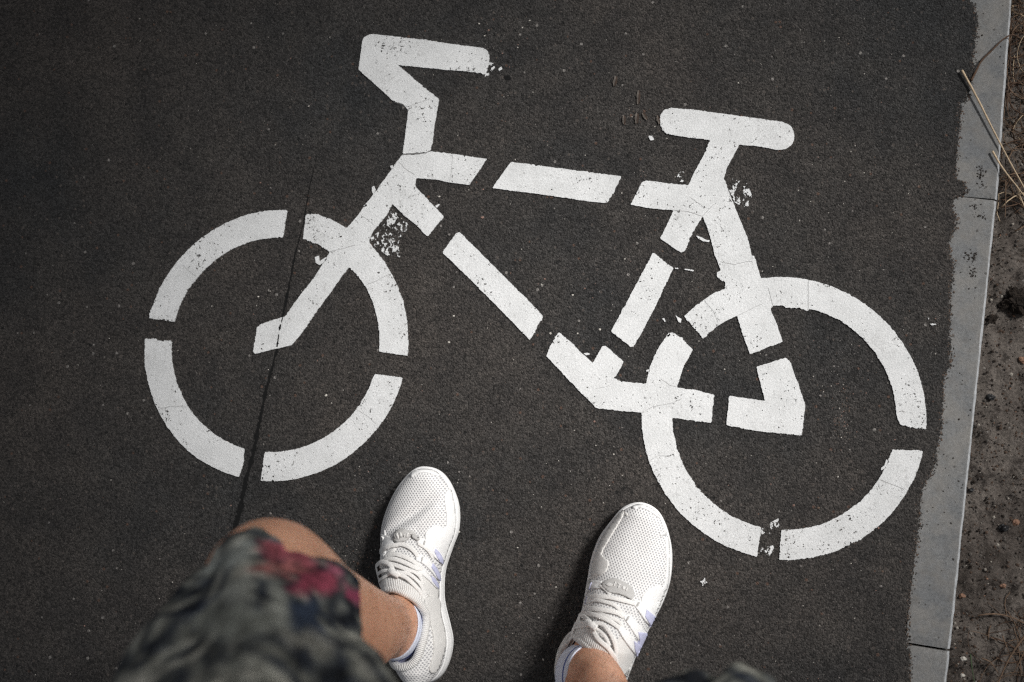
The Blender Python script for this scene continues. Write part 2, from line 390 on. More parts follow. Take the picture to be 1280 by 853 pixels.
for y in ys:
    k = kerb_x(y)-0.012
    for i, x in enumerate(xs):
        X = k+(x-xs[0]); z = soil_z(X, y)
        if i < 8: z = min(z-0.002, lerp(-0.0125, z, i/8))
        vs.append((X, y, z))
W = len(xs)
for j in range(len(ys)-1):
    for i in range(W-1): fs.append((j*W+i, j*W+i+1, (j+1)*W+i+1, (j+1)*W+i))
o = mesh('soil', vs, fs, M_SOIL, smooth=True); tag(o, kind='structure')

# dark seam in the asphalt (a narrow groove filled with old bitumen)
seam_px = [(396, 196), (390, 222), (386, 240), (379, 282), (369.5, 316), (362.5, 352.5), (356.9, 380.6), (352.6, 400.3), (347.9, 431.2), (340, 462), (334.4, 481.6), (325.9, 521), (316.1, 568.7), (306.2, 608), (299.2, 640), (293, 664), (280, 715), (262, 780), (238, 870), (222, 930)]
def ribbon(name, pts, wfun, z, mat, parent=None, step=0.0015, jag=0.0005):
    P = resample(pts, step); vs = []; fs = []
    for i, p in enumerate(P):
        t = i/(len(P)-1); q = P[min(i+1, len(P)-1)]-P[max(i-1, 0)]; q.z = 0; q.normalize(); nn = Vector((-q.y, q.x, 0))
        wd = wfun(t, p); j = Vector((jag*nz(p.x, p.y, 1, 300), jag*nz(p.x, p.y, 4, 300), 0))
        for s in (-1, 1):
            e = 0.5*wd*(1+0.9*nz(p.x+s, p.y, 3, 420)+0.5*nz(p.x+s, p.y, 7, 120))
            vs.append(p+nn*(s*max(e, 0.00005))+j+Vector((0, 0, z)))
    for i in range(len(P)-1): fs.append((2*i, 2*i+1, 2*i+3, 2*i+2))
    return mesh(name, vs, fs, mat, parent)
o = ribbon('path_seam', [at(*p) for p in seam_px], lambda t, p: interp(t, [0, .2, .45, .7, 1], [0.0010, 0.0036, 0.0064, 0.0092, 0.0100])*(0.75+0.6*nz(p.x, p.y, 8, 90)), 0.0006, M_SEAM)
tag(o, kind='structure')

# ------------------------------------------------------------------ painted bicycle symbol
mark = bpy.data.objects.new('bicycle_symbol', None); COL.objects.link(mark); mark.location = (0, 0, 0)
tag(mark, 'white painted bicycle symbol, worn and chipped, on the dark asphalt path', 'road marking')
PAINT_Z = 0.0018
RINGS = [((346, 431), (166.82, .10, 1.56, -2.35, -3.78)), ((346, 431), (131.96, -1.32, .38, -1.91, -2.68)), ((979, 523), (177.05, .70, .28, .69, 1.88)), ((979, 523), (139.94, 1.41, -.73, -.14, .88))]
def snap(x, y):
    for (cx, cy), (a0, a1_, b1_, a2_, b2_) in RINGS:
        r = math.hypot(x-cx, y-cy); t = math.atan2(y-cy, x-cx); f = a0+a1_*math.cos(t)+b1_*math.sin(t)+a2_*math.cos(2*t)+b2_*math.sin(2*t)
        if abs(r-f) < 4.0:
            k = lerp(r, f, 0.85)/r; return (cx+(x-cx)*k, cy+(y-cy)*k)
    return (x, y)
def paint_piece(name, px, label=None, rough=1.0, r_px=1.6):
    P = [Vector((x, y)) for x, y in px]
    # soften corners slightly
    Q = []
    for i in range(len(P)):
        a, b, c = P[i-1], P[i], P[(i+1) % len(P)]
        u, v = (a-b), (c-b); r = min(r_px, u.length*0.3, v.length*0.3)
        if u.length < 1e-6 or v.length < 1e-6: continue
        ang = u.angle(v)
        if ang < R(165):
            Q += [b+u.normalized()*r, b+(u.normalized()+v.normalized())*r*0.28, b+v.normalized()*r]
        else: Q.append(b)
    W_ = [at(q.x, q.y) for q in Q]
    S = resample(W_, 0.0011, closed=True); out = []
    for i, p in enumerate(S):
        o = 0.00055*nz(p.x, p.y, 0, 90)+0.00055*nz(p.x, p.y, 5, 260)+0.0005*nz(p.x, p.y, 9, 560)
        g = nz(p.x, p.y, 21, 28); o *= rough*(1+1.6*max(0, g-0.1)*3)
        q = S[(i+1) % len(S)]-S[i-1]; q.normalize() if q.length > 0 else None
        out.append(p+Vector((-q.y, q.x, 0))*o)
    n = len(out)
    vs = [(p.x, p.y, PAINT_Z) for p in out]+[(p.x, p.y, -0.0012) for p in out]
    fs = [tuple(range(n))]+[(i, i+n, (i+1) % n+n, (i+1) % n) for i in range(n)]
    o = mesh(name, vs, fs, M_PAINT, mark)
    bm = bmesh.new(); bm.from_mesh(o.data); bmesh.ops.recalc_face_normals(bm, faces=bm.faces); bm.to_mesh(o.data); bm.free()
    if label: o['label'] = label
    return o
def smooth_run(P, n=4):
    return [snap(v.x, v.y) for v in catmull([Vector((x, y, 0)) for x, y in P], n)]
paint_piece('handlebar', [(448.4, 87.6), (453.5, 52.2), (455.6, 47.1), (460, 44.6), (466.4, 43.4), (481.9, 45), (528.3, 50.4), (564.4, 55.6), (603.1, 60.5), (609.5, 63.8), (612.1, 70), (611.3, 79), (609.5, 87.6), (606.2, 94.3),
    (600.5, 91.7), (585, 90.1), (546.4, 87), (497.4, 81.9), (512.8, 94.8), (530.9, 110.3), (548.9, 124.4), (548.2, 129.6), (543.8, 154.1), (538.8, 188.4), (531, 191.2), (503.6, 193.0), (506.4, 172.1), (510.8, 138.6), (503.8, 130.4), (492.2, 127), (479.3, 115.4), (463.8, 101.2)])
paint_piece('front_fork', [(502.6, 194.8), (520, 193.6), (533, 192.4), (538.5, 189.9), (565.9, 193.2), (609.2, 198.9), (586.7, 231.8), (561.9, 228.8), (545.6, 225.1), (520.6, 223.3), (519.2, 233.2), (543.6, 259.2), (555.2, 271.4), (534.5, 296.2),
    (519.2, 280.5), (507, 271.4), (490.8, 255.2), (483.7, 269.4), (466.4, 289.7), (461.3, 301.9), (466.4, 310), (476, 320)]
    + smooth_run([(483.4, 330), (494.7, 352.5), (503.1, 377), (508.4, 408.7), (510.3, 425.6), (509.6, 445.3)])
    + smooth_run([(474.4, 439.7), (473.6, 418), (470.6, 397.5), (465.5, 377), (458.1, 358.1), (446.9, 345.5)])
    + [(437, 334.2), (428.6, 344), (413.1, 366.6), (390.6, 397.5), (375.1, 420), (363.9, 432.1), (340, 437.4), (319.7, 443), (316.9, 440.2), (321.7, 410.1), (325.9, 405.9), (340, 400.9), (356.9, 396.1),
    (373.7, 372.2), (393.4, 346.9), (413.1, 315.4), (404.7, 310.3), (393.4, 303.3), (379.4, 299), (382.7, 268.7), (396.2, 268.1), (413.1, 274.3), (434.2, 285.6), (446.9, 270.9), (455.2, 259.2), (470.5, 238.9), (488.8, 213.5)])
paint_piece('wheel_arc', smooth_run([(185.9, 398), (196.6, 369.4), (216.2, 335.6), (244.4, 306), (272.5, 286.4), (300.6, 271.5), (328.7, 263.3), (359.7, 262)])
    + smooth_run([(354, 296.2), (317.5, 302.4), (286.6, 316), (252.8, 344), (227.5, 372.2), (218.2, 402.5)]), 'upper left arc of the front wheel')
paint_piece('wheel_arc', smooth_run([(181, 423.4), (181.5, 450), (183.9, 467.5), (199.4, 512.5), (215, 541), (234.5, 566.5), (255.6, 578.6), (299.2, 594.6)])
    + [(304, 582)] + smooth_run([(305.7, 561.7), (272.5, 544.8), (252, 527), (234.5, 506.9), (223.4, 480), (216.2, 450.6), (213.4, 427)]), 'lower left arc of the front wheel')
paint_piece('wheel_arc', smooth_run([(331.5, 565.9), (368, 560.9), (401.8, 549), (422, 535.5), (441.2, 519.5), (457, 495), (467.9, 467.5)])
    + smooth_run([(503.7, 472.3), (489, 511), (476, 532), (460.9, 549), (430, 575.8), (396.2, 591.8), (356.9, 600.2), (326.5, 600)]), 'lower right arc of the front wheel')
paint_piece('top_tube', [(638.5, 203.0), (740, 216.1), (777, 221.2), (759.9, 254.3), (740, 253), (690, 245.4), (615.2, 235.8)])
paint_piece('down_tube', [(570.5, 291.8), (575.5, 291.2), (582.7, 298.3), (621.3, 336.9), (651.7, 367.3), (679.1, 395.4), (662.5, 425.8), (641.6, 403.9), (589.8, 351.5), (553.2, 316)])
paint_piece('seat_tube', [(815.8, 316.4), (842.3, 335.6), (831.7, 356.2), (820, 382), (805.9, 409), (791.9, 433.1), (788.4, 434), (780.1, 427.7), (763.7, 414.4), (791.9, 362.1)], rough=1.3)
paint_piece('bottom_bracket', [(698.7, 415.2), (716.2, 430.5), (740.9, 454.4), (747.9, 442.2), (753.7, 432.8), (757.3, 433.3), (767.8, 442.2), (780, 452.7), (771.3, 468), (766.6, 473.8), (777.2, 477.3), (807.6, 480.2), (812.3, 458.6), (821.7, 437.5), (832.3, 421.1), (839.3, 416.4), (847.5, 418.7),
    (866.2, 437.5), (854.5, 458.6), (845.8, 484.8), (866.2, 487.2), (892.5, 493.7), (889.2, 528.9), (861.5, 525.4)]
    + smooth_run([(840, 522.3), (840.5, 538.3), (845.1, 554.7), (852, 575), (861.4, 593.9), (875, 611), (889.5, 625.2), (904, 638), (920.8, 648.7), (951.2, 659.6)])
    + smooth_run([(945.9, 696.2), (905.2, 681.5), (864.5, 653.4), (844, 633), (826.9, 609.5), (814, 585), (805, 559.5), (802.5, 540), (801.8, 516)])
    + [(777.2, 514.1), (745.5, 510.2), (723.3, 487.9), (682.7, 445.7), (688.1, 432.8)], rough=1.3)
paint_piece('wheel_arc', smooth_run([(976.2, 664.3), (1003, 660.4), (1024, 658), (1036, 652), (1055, 639), (1074, 627), (1093, 608), (1102.4, 590.8), (1110, 577), (1114.9, 562.0)])
    + smooth_run([(1152.5, 563.5), (1146.2, 590.8), (1139, 605), (1129, 618.9), (1103.9, 653.4), (1085, 669), (1061.7, 681.5), (1024.1, 694.7), (1000, 699), (974, 700.3)]), 'lower right arc of the rear wheel', rough=1.4)
paint_piece('saddle_and_stay', smooth_run([(840.8, 135.7), (832.6, 137.6), (826.7, 142.3), (824.8, 149.3), (826.2, 158.7), (831.4, 166.4), (838.4, 169.2)], 3)
    + [(866.5, 173.2), (888.1, 175.5), (880.6, 192.7), (866.5, 218.4), (860.7, 232), (838.4, 230.1), (808, 226.2), (802.1, 229), (788, 256.6), (810.3, 260.6), (841.9, 263.4), (833.7, 281.7), (824.8, 298.6), (851.3, 316.4), (856, 313.3), (864.2, 293.4), (878.3, 271.2), (885.3, 288.7), (893.5, 319.9),
    (896.2, 325.8), (900.8, 338.7), (895.5, 341), (896.2, 346.9), (900.8, 350.4), (906.7, 352.7), (906.7, 360.9), (890.3, 368), (871.6, 380.9), (855.1, 395.6), (878.6, 423.5), (899.7, 405.5), (921.2, 394.9), (927.8, 417.2), (937.2, 442.5), (939.8, 442.4), (978.3, 427.7), (971.7, 407.8), (962.9, 386.5), (966.4, 382.5), (978.3, 382.5), (981, 385.2), (999.6, 386), (1008.9, 389.7), (1011.6, 386.5)]
    + smooth_run([(1018, 387.5), (1031.5, 391.8), (1058.1, 406.5), (1084.7, 431.7), (1106, 461), (1116.7, 490.3), (1119.9, 516.9)]) + [(1124.6, 531.5), (1138, 534.1)]
    + smooth_run([(1156.6, 536.8), (1156.6, 506.2), (1152.6, 477), (1146, 458), (1135.3, 439.7), (1111.4, 410.5), (1096, 394), (1079.4, 379.9), (1061, 369), (1042.2, 359.9), (1026, 354), (1010.3, 350.2), (989, 346.3), (970, 346.4), (951, 348.3)])
    + [(942.4, 320), (939.9, 319.9), (934.5, 298.1), (922.8, 270), (913.4, 246.6), (904.8, 223.1), (908.7, 210.2), (924, 181.4), (946.2, 183.3), (972, 188)]
    + smooth_run([(981.4, 187.3), (989.6, 180.9), (992.6, 171.6), (990.8, 162.2), (984.9, 155.9), (976.7, 152.8)], 3) + [(955.6, 150), (904, 142.7), (871.2, 138.3)])
paint_piece('hub_bracket', [(945.1, 458.9), (982.3, 447.2), (987.6, 453), (997, 479.6), (1006.3, 506.2), (1002.3, 544.8), (941.1, 538.1), (907.8, 531.5), (911.3, 495), (956.3, 501.7), (949.1, 474.3)])
# stray flecks of paint beside the symbol: irregular little films
def film(name, poly, dens, scale, seed, cell=0.0006, aniso=(1, 1)):
    W_ = [at(*p) for p in poly]; x0 = min(p.x for p in W_); x1 = max(p.x for p in W_); y0 = min(p.y for p in W_); y1 = max(p.y for p in W_)
    PP = [(p.x, p.y) for p in W_]; cx = sum(p[0] for p in PP)/len(PP); cy = sum(p[1] for p in PP)/len(PP)
    idx = {}; vs = []; fs = []
    def V_(i, j):
        if (i, j) not in idx:
            idx[(i, j)] = len(vs); X = x0+i*cell; Y = y0+j*cell
            vs.append((X+0.0003*nz(X, Y, 2, 900), Y+0.0003*nz(X, Y, 6, 900), 0.0007))
        return idx[(i, j)]
    for i in range(int((x1-x0)/cell)+1):
        for j in range(int((y1-y0)/cell)+1):
            X, Y = x0+(i+.5)*cell, y0+(j+.5)*cell
            if not inpoly(X, Y, PP): continue
            f = 1.2*noise.fractal(Vector((X*scale*0.75, Y*scale*0.6, seed)), 0.75, 2.0, 4)+1.5*noise.noise(Vector((X*95, Y*70, seed+40)))-0.26
            if f > dens: fs.append((V_(i, j), V_(i+1, j), V_(i+1, j+1), V_(i, j+1)))
    if fs: mesh(name, vs, fs, M_PAINT, mark)
film('paint_residue', [(490, 262), (503, 272), (512, 283), (505, 292), (498, 305), (500, 322), (492, 326), (482, 318), (468, 308), (463, 298), (476, 288)], 0.10, 330, 3.0)
film('paint_residue', [(908, 225), (918, 224), (932, 226), (938, 240), (944, 257), (928, 259), (918, 253), (912, 240)], 0.08, 330, 8.0)
film('paint_residue', [(848, 216), (855, 212), (858, 222), (853, 228), (845, 226)], 0.05, 330, 12.0)
film('paint_residue', [(951, 662), (960, 655), (973, 648), (974, 662), (966, 668), (952, 668)], 0.03, 300, 15.0)
film('paint_residue', [(952, 684), (966, 682), (972, 690), (962, 695), (950, 692)], 0.0, 300, 17.0)
film('paint_residue', [(612, 78), (618, 80), (614, 94), (606, 96)], 0.1, 300, 19.0)
for poly in ([(394, 322), (399, 320), (400, 327), (408, 322), (409, 325), (400, 332), (395, 329)], [(614, 86), (618, 83), (619, 85), (615, 89)], [(623, 87), (627, 84), (628, 87), (624, 90)],
             [(811, 171), (816, 170), (817, 175), (813, 176)], [(870, 295), (877, 297), (881, 300), (887, 301), (886, 303), (879, 302), (873, 299)], [(844, 394), (848, 397), (852, 399), (851, 404), (848, 403), (846, 398)],
             [(828, 399), (830, 398), (832, 402), (831, 403)], [(843, 335), (848, 335.5), (848, 337), (844, 336.5)], [(856, 336.5), (862, 337), (867, 338.6), (867, 339.4), (861, 338.4), (856, 337.8)], [(729, 442), (734, 441.4), (738, 443), (733, 444.4)],
             [(875, 727), (878, 726), (881, 722), (881.4, 726), (884, 728), (880, 730), (878, 733), (877.6, 729)], [(465, 235), (468, 233), (470, 238), (467, 243), (465.4, 240)], [(488, 208), (491, 207), (492, 212), (489, 211)],
             [(544, 258), (549, 255.4), (550, 256.6), (546, 260)], [(455, 257), (459, 256), (459, 258), (456, 259.5)], [(808, 463), (812, 462), (812, 465), (808, 464.4)], [(1101, 585), (1105, 582), (1108, 574), (1110, 577), (1106, 586), (1101, 588)],
             [(1162, 405), (1169, 404.6), (1170, 406.4), (1164, 407)], [(833, 420), (836, 416.6), (838, 419), (835, 422)], [(1159, 397), (1161, 398), (1160, 400)]):
    paint_piece('paint_fleck', poly, rough=0.7, r_px=0.5)
# hairline joints between the sheets of marking
for pts, wd in (([(503, 194), (518, 193), (533, 192), (538, 189)], .0006), ([(499, 203), (507, 212), (519, 219)], .0004), ([(413, 315), (430, 311), (444, 307)], .0004), ([(459, 356), (470, 352), (487, 343)], .0004),
    ([(566, 194), (565, 212), (562, 229)], .0003), ([(452, 270), (460, 275), (468, 282)], .0003), ([(492, 128), (510, 134), (538, 124)], .0003), ([(841, 263), (860, 265), (878, 271), (892, 256)], .0004),
    ([(862, 247), (878, 258), (880, 262)], .0003), ([(900, 328), (918, 331), (936, 327), (941, 328)], .0004), ([(880, 376), (892, 390), (897, 402)], .0003), ([(960, 360), (964, 375), (966, 384)], .0003), ([(922, 395), (940, 386), (953, 380)], .0003),
    ([(1010, 351), (1010, 372), (1010, 388)], .0004), ([(802, 516), (815, 509), (840, 504), (852, 499)], .0004), ([(826, 474), (838, 482), (846, 484)], .0003), ([(812, 576), (822, 570), (840, 570)], .0003), ([(745, 486), (760, 483), (767, 479)], .0003),
    ([(1100, 600), (1118, 607), (1130, 612)], .0004), ([(199, 512), (215, 508), (234, 509)], .0003), ([(228, 331), (238, 340), (246, 346)], .0003), ([(446, 512), (462, 522), (470, 530)], .0003)):
    ribbon('joint_line', [at(*p) for p in pts], lambda t, p: wd*1.15, PAINT_Z+0.0003, M_HAIRLINE, mark)
ribbon('joint_line', [at(*p) for p in [(354, 397), (350, 412), (347, 434)]], lambda t, p: 0.0034*(0.5+1.3*nz(p.x, p.y, 8, 170)), PAINT_Z+0.0004, M_SEAM, mark)

# ------------------------------------------------------------------ grit, scraps, stones, straws
def blob(c, r, seed, flat=0.7, sub=0):
    bm = bmesh.new(); bmesh.ops.create_icosphere(bm, subdivisions=sub+1, radius=1.0)
    out = []; rot = Matrix.Rotation(seed*1.7, 3, 'Z') @ Matrix.Rotation(seed*0.9, 3, 'X')
    for v in bm.verts:
        p = rot @ v.co; k = 1+0.6*noise.noise(p*1.3+Vector((seed, 0, 0)))
        out.append(Vector((c[0]+p.x*r*k*1.1, c[1]+p.y*r*k*0.85, c[2]+p.z*r*k*flat)))
    fs = [tuple(v.index for v in f.verts) for f in bm.faces]; bm.free(); return out, fs
vs = []; fs = []; mi = []
OCT = [(1, 0, 0), (-1, 0, 0), (0, 1, 0), (0, -1, 0), (0, 0, 1), (0, 0, -1)]
OF = [(0, 2, 4), (2, 1, 4), (1, 3, 4), (3, 0, 4)]
rg = random.Random(3)
def grit(x, y, r, m, z=0.0):
    b = len(vs); a = rg.uniform(0, 3.1); ca, sa = math.cos(a), math.sin(a); e = rg.uniform(0.6, 1.0)
    for q in OCT[:5]:
        k = r*rg.uniform(0.7, 1.25); X, Y = q[0]*k, q[1]*k*e
        vs.append((x+X*ca-Y*sa, y+X*sa+Y*ca, z+(r*0.45 if q[2] else 0.00005)))
    for f in OF: fs.append(tuple(b+i for i in f)); mi.append(m)
for k in range(6800):
    px, py = rg.uniform(-20, 1200), rg.uniform(-20, 875)
    if rg.random() > 0.35+0.65*max(0, min(1, (px-150)/700)) : continue
    if proj and nz(px, py, 0, 0.012) < -0.25 and rg.random() < 0.6: continue
    p = at(px, py)
    if p.x > kerb_x(p.y)-KW*1.25: continue
    r = 0.0003+0.0008*rg.random()**4+(0.0004+0.0008*rg.random() if rg.random() < 0.035 else 0)
    grit(p.x, p.y, r, rg.choices([0, 1, 2, 3], [0.26, 0.14, 0.42, 0.18])[0])
for cx, cy, sx, sy, nn in ((1052, 520, 9, 22, 130), (1060, 465, 25, 20, 60), (790, 145, 14, 8, 40), (1178, 430, 5, 40, 150), (628, 40, 30, 20, 30), (560, 635, 15, 40, 40), (455, 700, 14, 22, 120), (470, 600, 22, 20, 50), (1165, 620, 6, 20, 30)):
    for k in range(nn):
        p = at(rg.gauss(cx, sx), rg.gauss(cy, sy))
        if p.x < kerb_x(p.y)-KW: grit(p.x, p.y, rg.uniform(0.0004, 0.0011), rg.choices([0, 1, 2, 3], [0.1, 0.12, 0.38, 0.4])[0])
# the grains that read one by one
for px, py, r, m in ((386, 133, 2.2, 0), (407.5, 494.5, 3.2, 0), (603, 272, 3.0, 1), (549, 246, 2.4, 0), (567, 395, 2.2, 0), (561, 428, 2.4, 0), (750, 412, 2.6, 0), (716, 369, 1.9, 0), (781, 324, 1.7, 0), (599, 30, 2.0, 0), (611, 38, 2.2, 1), (662, 26, 1.9, 0),
    (606, 45, 1.7, 0), (681, 349, 2.0, 1), (731, 361, 1.8, 1), (767, 568, 1.8, 0), (743, 527, 2.2, 1), (647, 685, 1.8, 0), (574, 665, 2.4, 0), (323, 371, 2.0, 0), (653, 35, 1.7, 0), (628, 67, 1.7, 1), (1042, 458, 2.2, 2), (1025, 495, 3, 2), (604, 237, 1.7, 1), (574, 590, 2.6, 2),
    (573, 600, 1.6, 2), (338, 642, 3.0, 2), (407, 650, 2.2, 3), (317, 393, 1.6, 1), (693, 261, 2.2, 2), (1001, 708, 2.0, 2), (1101, 733, 2.6, 2), (1065, 612, 2.8, 3), (1098, 660, 2, 1), (1023, 635, 3.2, 3), (722, 417, 1.9, 0), (688, 417, 2.4, 0), (695, 734, 1.6, 0)):
    p = at(px, py); b = len(vs); V_, F_ = blob((p.x, p.y, 0.0002), r*0.0012*0.62, px*0.13, 0.5); vs += V_
    for f in F_: fs.append(tuple(b+i for i in f)); mi.append(m)
o = mesh('road_grit', vs, fs, G, mi=mi); tag(o, 'fine pale, pink and brown grit scattered over the asphalt', 'grit', kind='stuff')

# soil crumbs
vs = []; fs = []; mi = []
for k in range(5200):
    y = rg.uniform(-0.36, 0.68); X = kerb_x(y)+0.003+abs(rg.gauss(0, 0.10))
    grit(X, y, rg.choice([0.0007, 0.001, 0.0015, 0.0024])*rg.uniform(0.6, 1.2), rg.choices([0, 1, 2, 3, 4], [0.05, 0.01, 0.46, 0.26, 0.22])[0], soil_z(X, y)+0.0008)
o = mesh('soil_crumbs', vs, fs, [mk_plain('crumb_pale', (0.32, 0.29, 0.25), 0.8, 400, 0.2), M_ORANGE, mk_plain('crumb_grey', (0.10, 0.088, 0.078), 0.9, 400, 0.2), mk_plain('crumb_brown', (0.075, 0.05, 0.036), 0.9, 400, 0.2), M_CLOD], mi=mi)
tag(o, 'loose crumbs of earth and grit on the soil verge', 'crumbs', kind='stuff')
vs = []; fs = []; mi = []
for cx, cy, sx, sy, nn in ((1226, 216, 3, 7, 26), (1231, 232, 3, 2, 9), (1219, 257, 3, 3, 14), (1226, 268, 5, 3, 16), (1215, 321, 3.5, 4, 26), (1216, 339, 4, 4, 26), (1208, 318, 2, 2, 6), (1180, 380, 3, 20, 20), (1150, 640, 2, 30, 16), (1136, 770, 2, 30, 24), (1239, 52, 20, 40, 22), (1215, 450, 20, 80, 24), (1190, 620, 18, 90, 26)):
    for k in range(nn):
        p = at(rg.gauss(cx, sx), rg.gauss(cy, sy))
        if kerb_x(p.y)-KW*1.05 < p.x < kerb_x(p.y)-0.007: grit(p.x, p.y, rg.uniform(0.0005, 0.0021), rg.choice([0, 1, 1]), -0.0022)
EL = resample(E, 0.002)
for k in range(1700):
    p = rg.choice(EL); d = rg.gauss(0, 0.0028); y = p.y+rg.uniform(-.001, .001)
    if abs(d) < 0.007: grit(p.x+d, y, rg.uniform(0.0005, 0.0016)*(1.2 if d > 0 else 0.8), rg.choices([1, 2, 3], [.6, .3, .1])[0], 0.0001 if d < 0.001 else -0.0022)
o = mesh('kerb_crumbs', vs, fs, [M_CLOD, mk_plain('crumb_grey_dark', (0.05, 0.045, 0.041), 0.9, 400, 0.3), G[3], G[2]], mi=mi); tag(o, 'dark crumbs of asphalt and earth stuck on the kerb stones', 'crumbs', kind='stuff')
def stone(px, py, r, mat, label, name='pebble', cat='pebble', sub=2, flat=0.7):
    p = at(px, py, -0.014); z = soil_z(p.x, p.y)
    V_, F_ = blob((0, 0, 0), r, px*0.31, flat, sub); o = mesh(name, V_, F_, mat, smooth=False); o.location = (p.x, p.y, z+r*0.3)
    tag(o, label, cat, 'stones on the soil verge' if name == 'pebble' else None); return o
stone(1257, 660, 0.0062, M_DARKST, 'black glossy pebble on the soil, left of an orange pebble')
stone(1271.5, 653.5, 0.0043, M_ORANGE, 'orange pebble on the soil, right of a black pebble')
stone(1255, 733, 0.0038, M_ORANGE, 'small orange brown pebble on the soil, well clear of the kerb')
stone(1204.5, 746, 0.0036, M_ORANGE, 'small orange brown pebble on the soil touching the kerb')
stone(1203.5, 823, 0.0034, G[0], 'small pale pebble beside the lower kerb joint')
stone(1203.6, 845, 0.0030, G[0], 'small pale pebble at the bottom edge beside the kerb')
stone(1237.5, 497, 0.0050, M_DARKST, 'dark angular pebble on the soil beside the middle kerb stone')
stone(1279, 450, 0.0050, M_ORANGE, 'reddish brown pebble at the right edge of the photo')
stone(1217, 613, 0.0036, M_DARKST, 'dark pebble lying close against the kerb')
def clod(px, py, r, label, seed):
    p = at(px, py, -0.012); V_, F_ = blob((0, 0, 0), r, seed, 0.55, 4)
    V_ = [v*(1+0.45*noise.fractal(v*190, 0.8, 2.0, 4)) for v in V_]
    o = mesh('soil_clod', V_, F_, M_CLOD); o.location = (p.x, p.y, soil_z(p.x, p.y)+r*0.2); tag(o, label, 'clod')
clod(1273, 378, 0.018, 'dark crumbly clod of earth on the soil right of the kerb', 2.2)
clod(1243, 398, 0.007, 'small dark clod of earth close to the kerb', 5.1)

def tube(pts, rad, sides=6, closed=False):
    vs = []; fs = []; n = len(pts)
    for i, p in enumerate(pts):
        a = pts[(i-1) % n] if closed else pts[max(i-1, 0)]; b = pts[(i+1) % n] if closed else pts[min(i+1, n-1)]
        t = (b-a).normalized(); u = t.cross(Vector((0, 0, 1)))
        if u.length < 1e-4: u = Vector((1, 0, 0))
        u.normalize(); v = u.cross(t); r = rad(i/(n-1)) if callable(rad) else rad
        for k in range(sides):
            an = 2*math.pi*k/sides; vs.append(p+u*(math.cos(an)*r)+v*(math.sin(an)*r))
    for i in range(n if closed else n-1):
        for k in range(sides):
            j = (i+1) % n; fs.append((i*sides+k, i*sides+(k+1) % sides, j*sides+(k+1) % sides, j*sides+k))
    if not closed: fs.append(tuple(range(sides-1, -1, -1))); fs.append(tuple((n-1)*sides+k for k in range(sides)))
    return vs, fs
def stalk(pts, r, mat, name, label, cat, group=None):
    P = catmull([at(x, y, z) for x, y, z in pts], 10)
    V_, F_ = tube(P, lambda t: r*(1-0.55*t)*(1+0.06*math.sin(t*60)), 7)
    o = mesh(name, V_, F_, mat, smooth=True); rehome(o, P[0]); tag(o, label, cat, group); return o
stalk([(1202.4, 88, .005), (1222, 124, .004), (1240, 160, .003), (1254, 187, .002), (1268, 213, .000), (1292, 256, -.004)], 0.0016, M_STRAW, 'straw', 'longest pale dry straw lying across the top kerb stone', 'straw', 'straws at the kerb')
stalk([(1240.5, 189, .002), (1249, 204, .002), (1258, 217, .001), (1270, 232, .0), (1290, 258, -.006)], 0.0015, M_STRAW, 'straw', 'short pale dry straw just below the long one', 'straw', 'straws at the kerb')
stalk([(1214, 101, .001), (1220, 89, .002), (1227, 76, .003), (1241, 62, .004), (1253, 50, .003), (1264, 44, .001), (1273, 46, -.002)], 0.0017, M_TWIG, 'twig', 'curved dark brown twig bowed over the top kerb stone', 'twig')
stalk([(1257, 222, -.004), (1257, 245, -.003), (1256.5, 272, -.006)], 0.0009, M_ROOT, 'straw', 'thin upright straw on the soil just right of the upper kerb joint', 'straw', 'straws at the kerb')
stalk([(1272, 236, -.003), (1276, 248, -.006), (1282, 262, -.008)], 0.0014, M_STRAW, 'straw', 'stub of pale straw at the right edge below the crossing straws', 'straw', 'straws at the kerb')
stalk([(1285, 790, .004), (1271, 808, .003), (1258, 830, 0), (1246, 858, -.004)], 0.0016, M_ROOT, 'straw', 'dry grey brown stalk slanting down at the bottom right corner', 'straw', 'straws at the kerb')
stalk([(1227, 823, -.006), (1238, 828, -.004), (1248, 842, -.008)], 0.0010, M_ROOT, 'straw', 'short bent brown straw on the soil near the bottom right corner', 'straw', 'straws at the kerb')
stalk([(1253, 795, -.004), (1262, 816, -.003), (1282, 846, -.004)], 0.0008, M_ROOT, 'straw', 'hair thin brown straw crossing the slanting stalk at the bottom right', 'straw', 'straws at the kerb')
stalk([(1284, 806, .002), (1272, 832, .0), (1262, 848, -.004)], 0.0009, M_ROOT, 'straw', 'thin brown straw below the slanting stalk at the bottom right', 'straw', 'straws at the kerb')
stalk([(1213, 818, -.006), (1215, 836, -.002), (1219, 858, .002)], 0.0009, M_GREEN, 'grass_blade', 'single green grass blade beside the bottom kerb stone', 'grass')
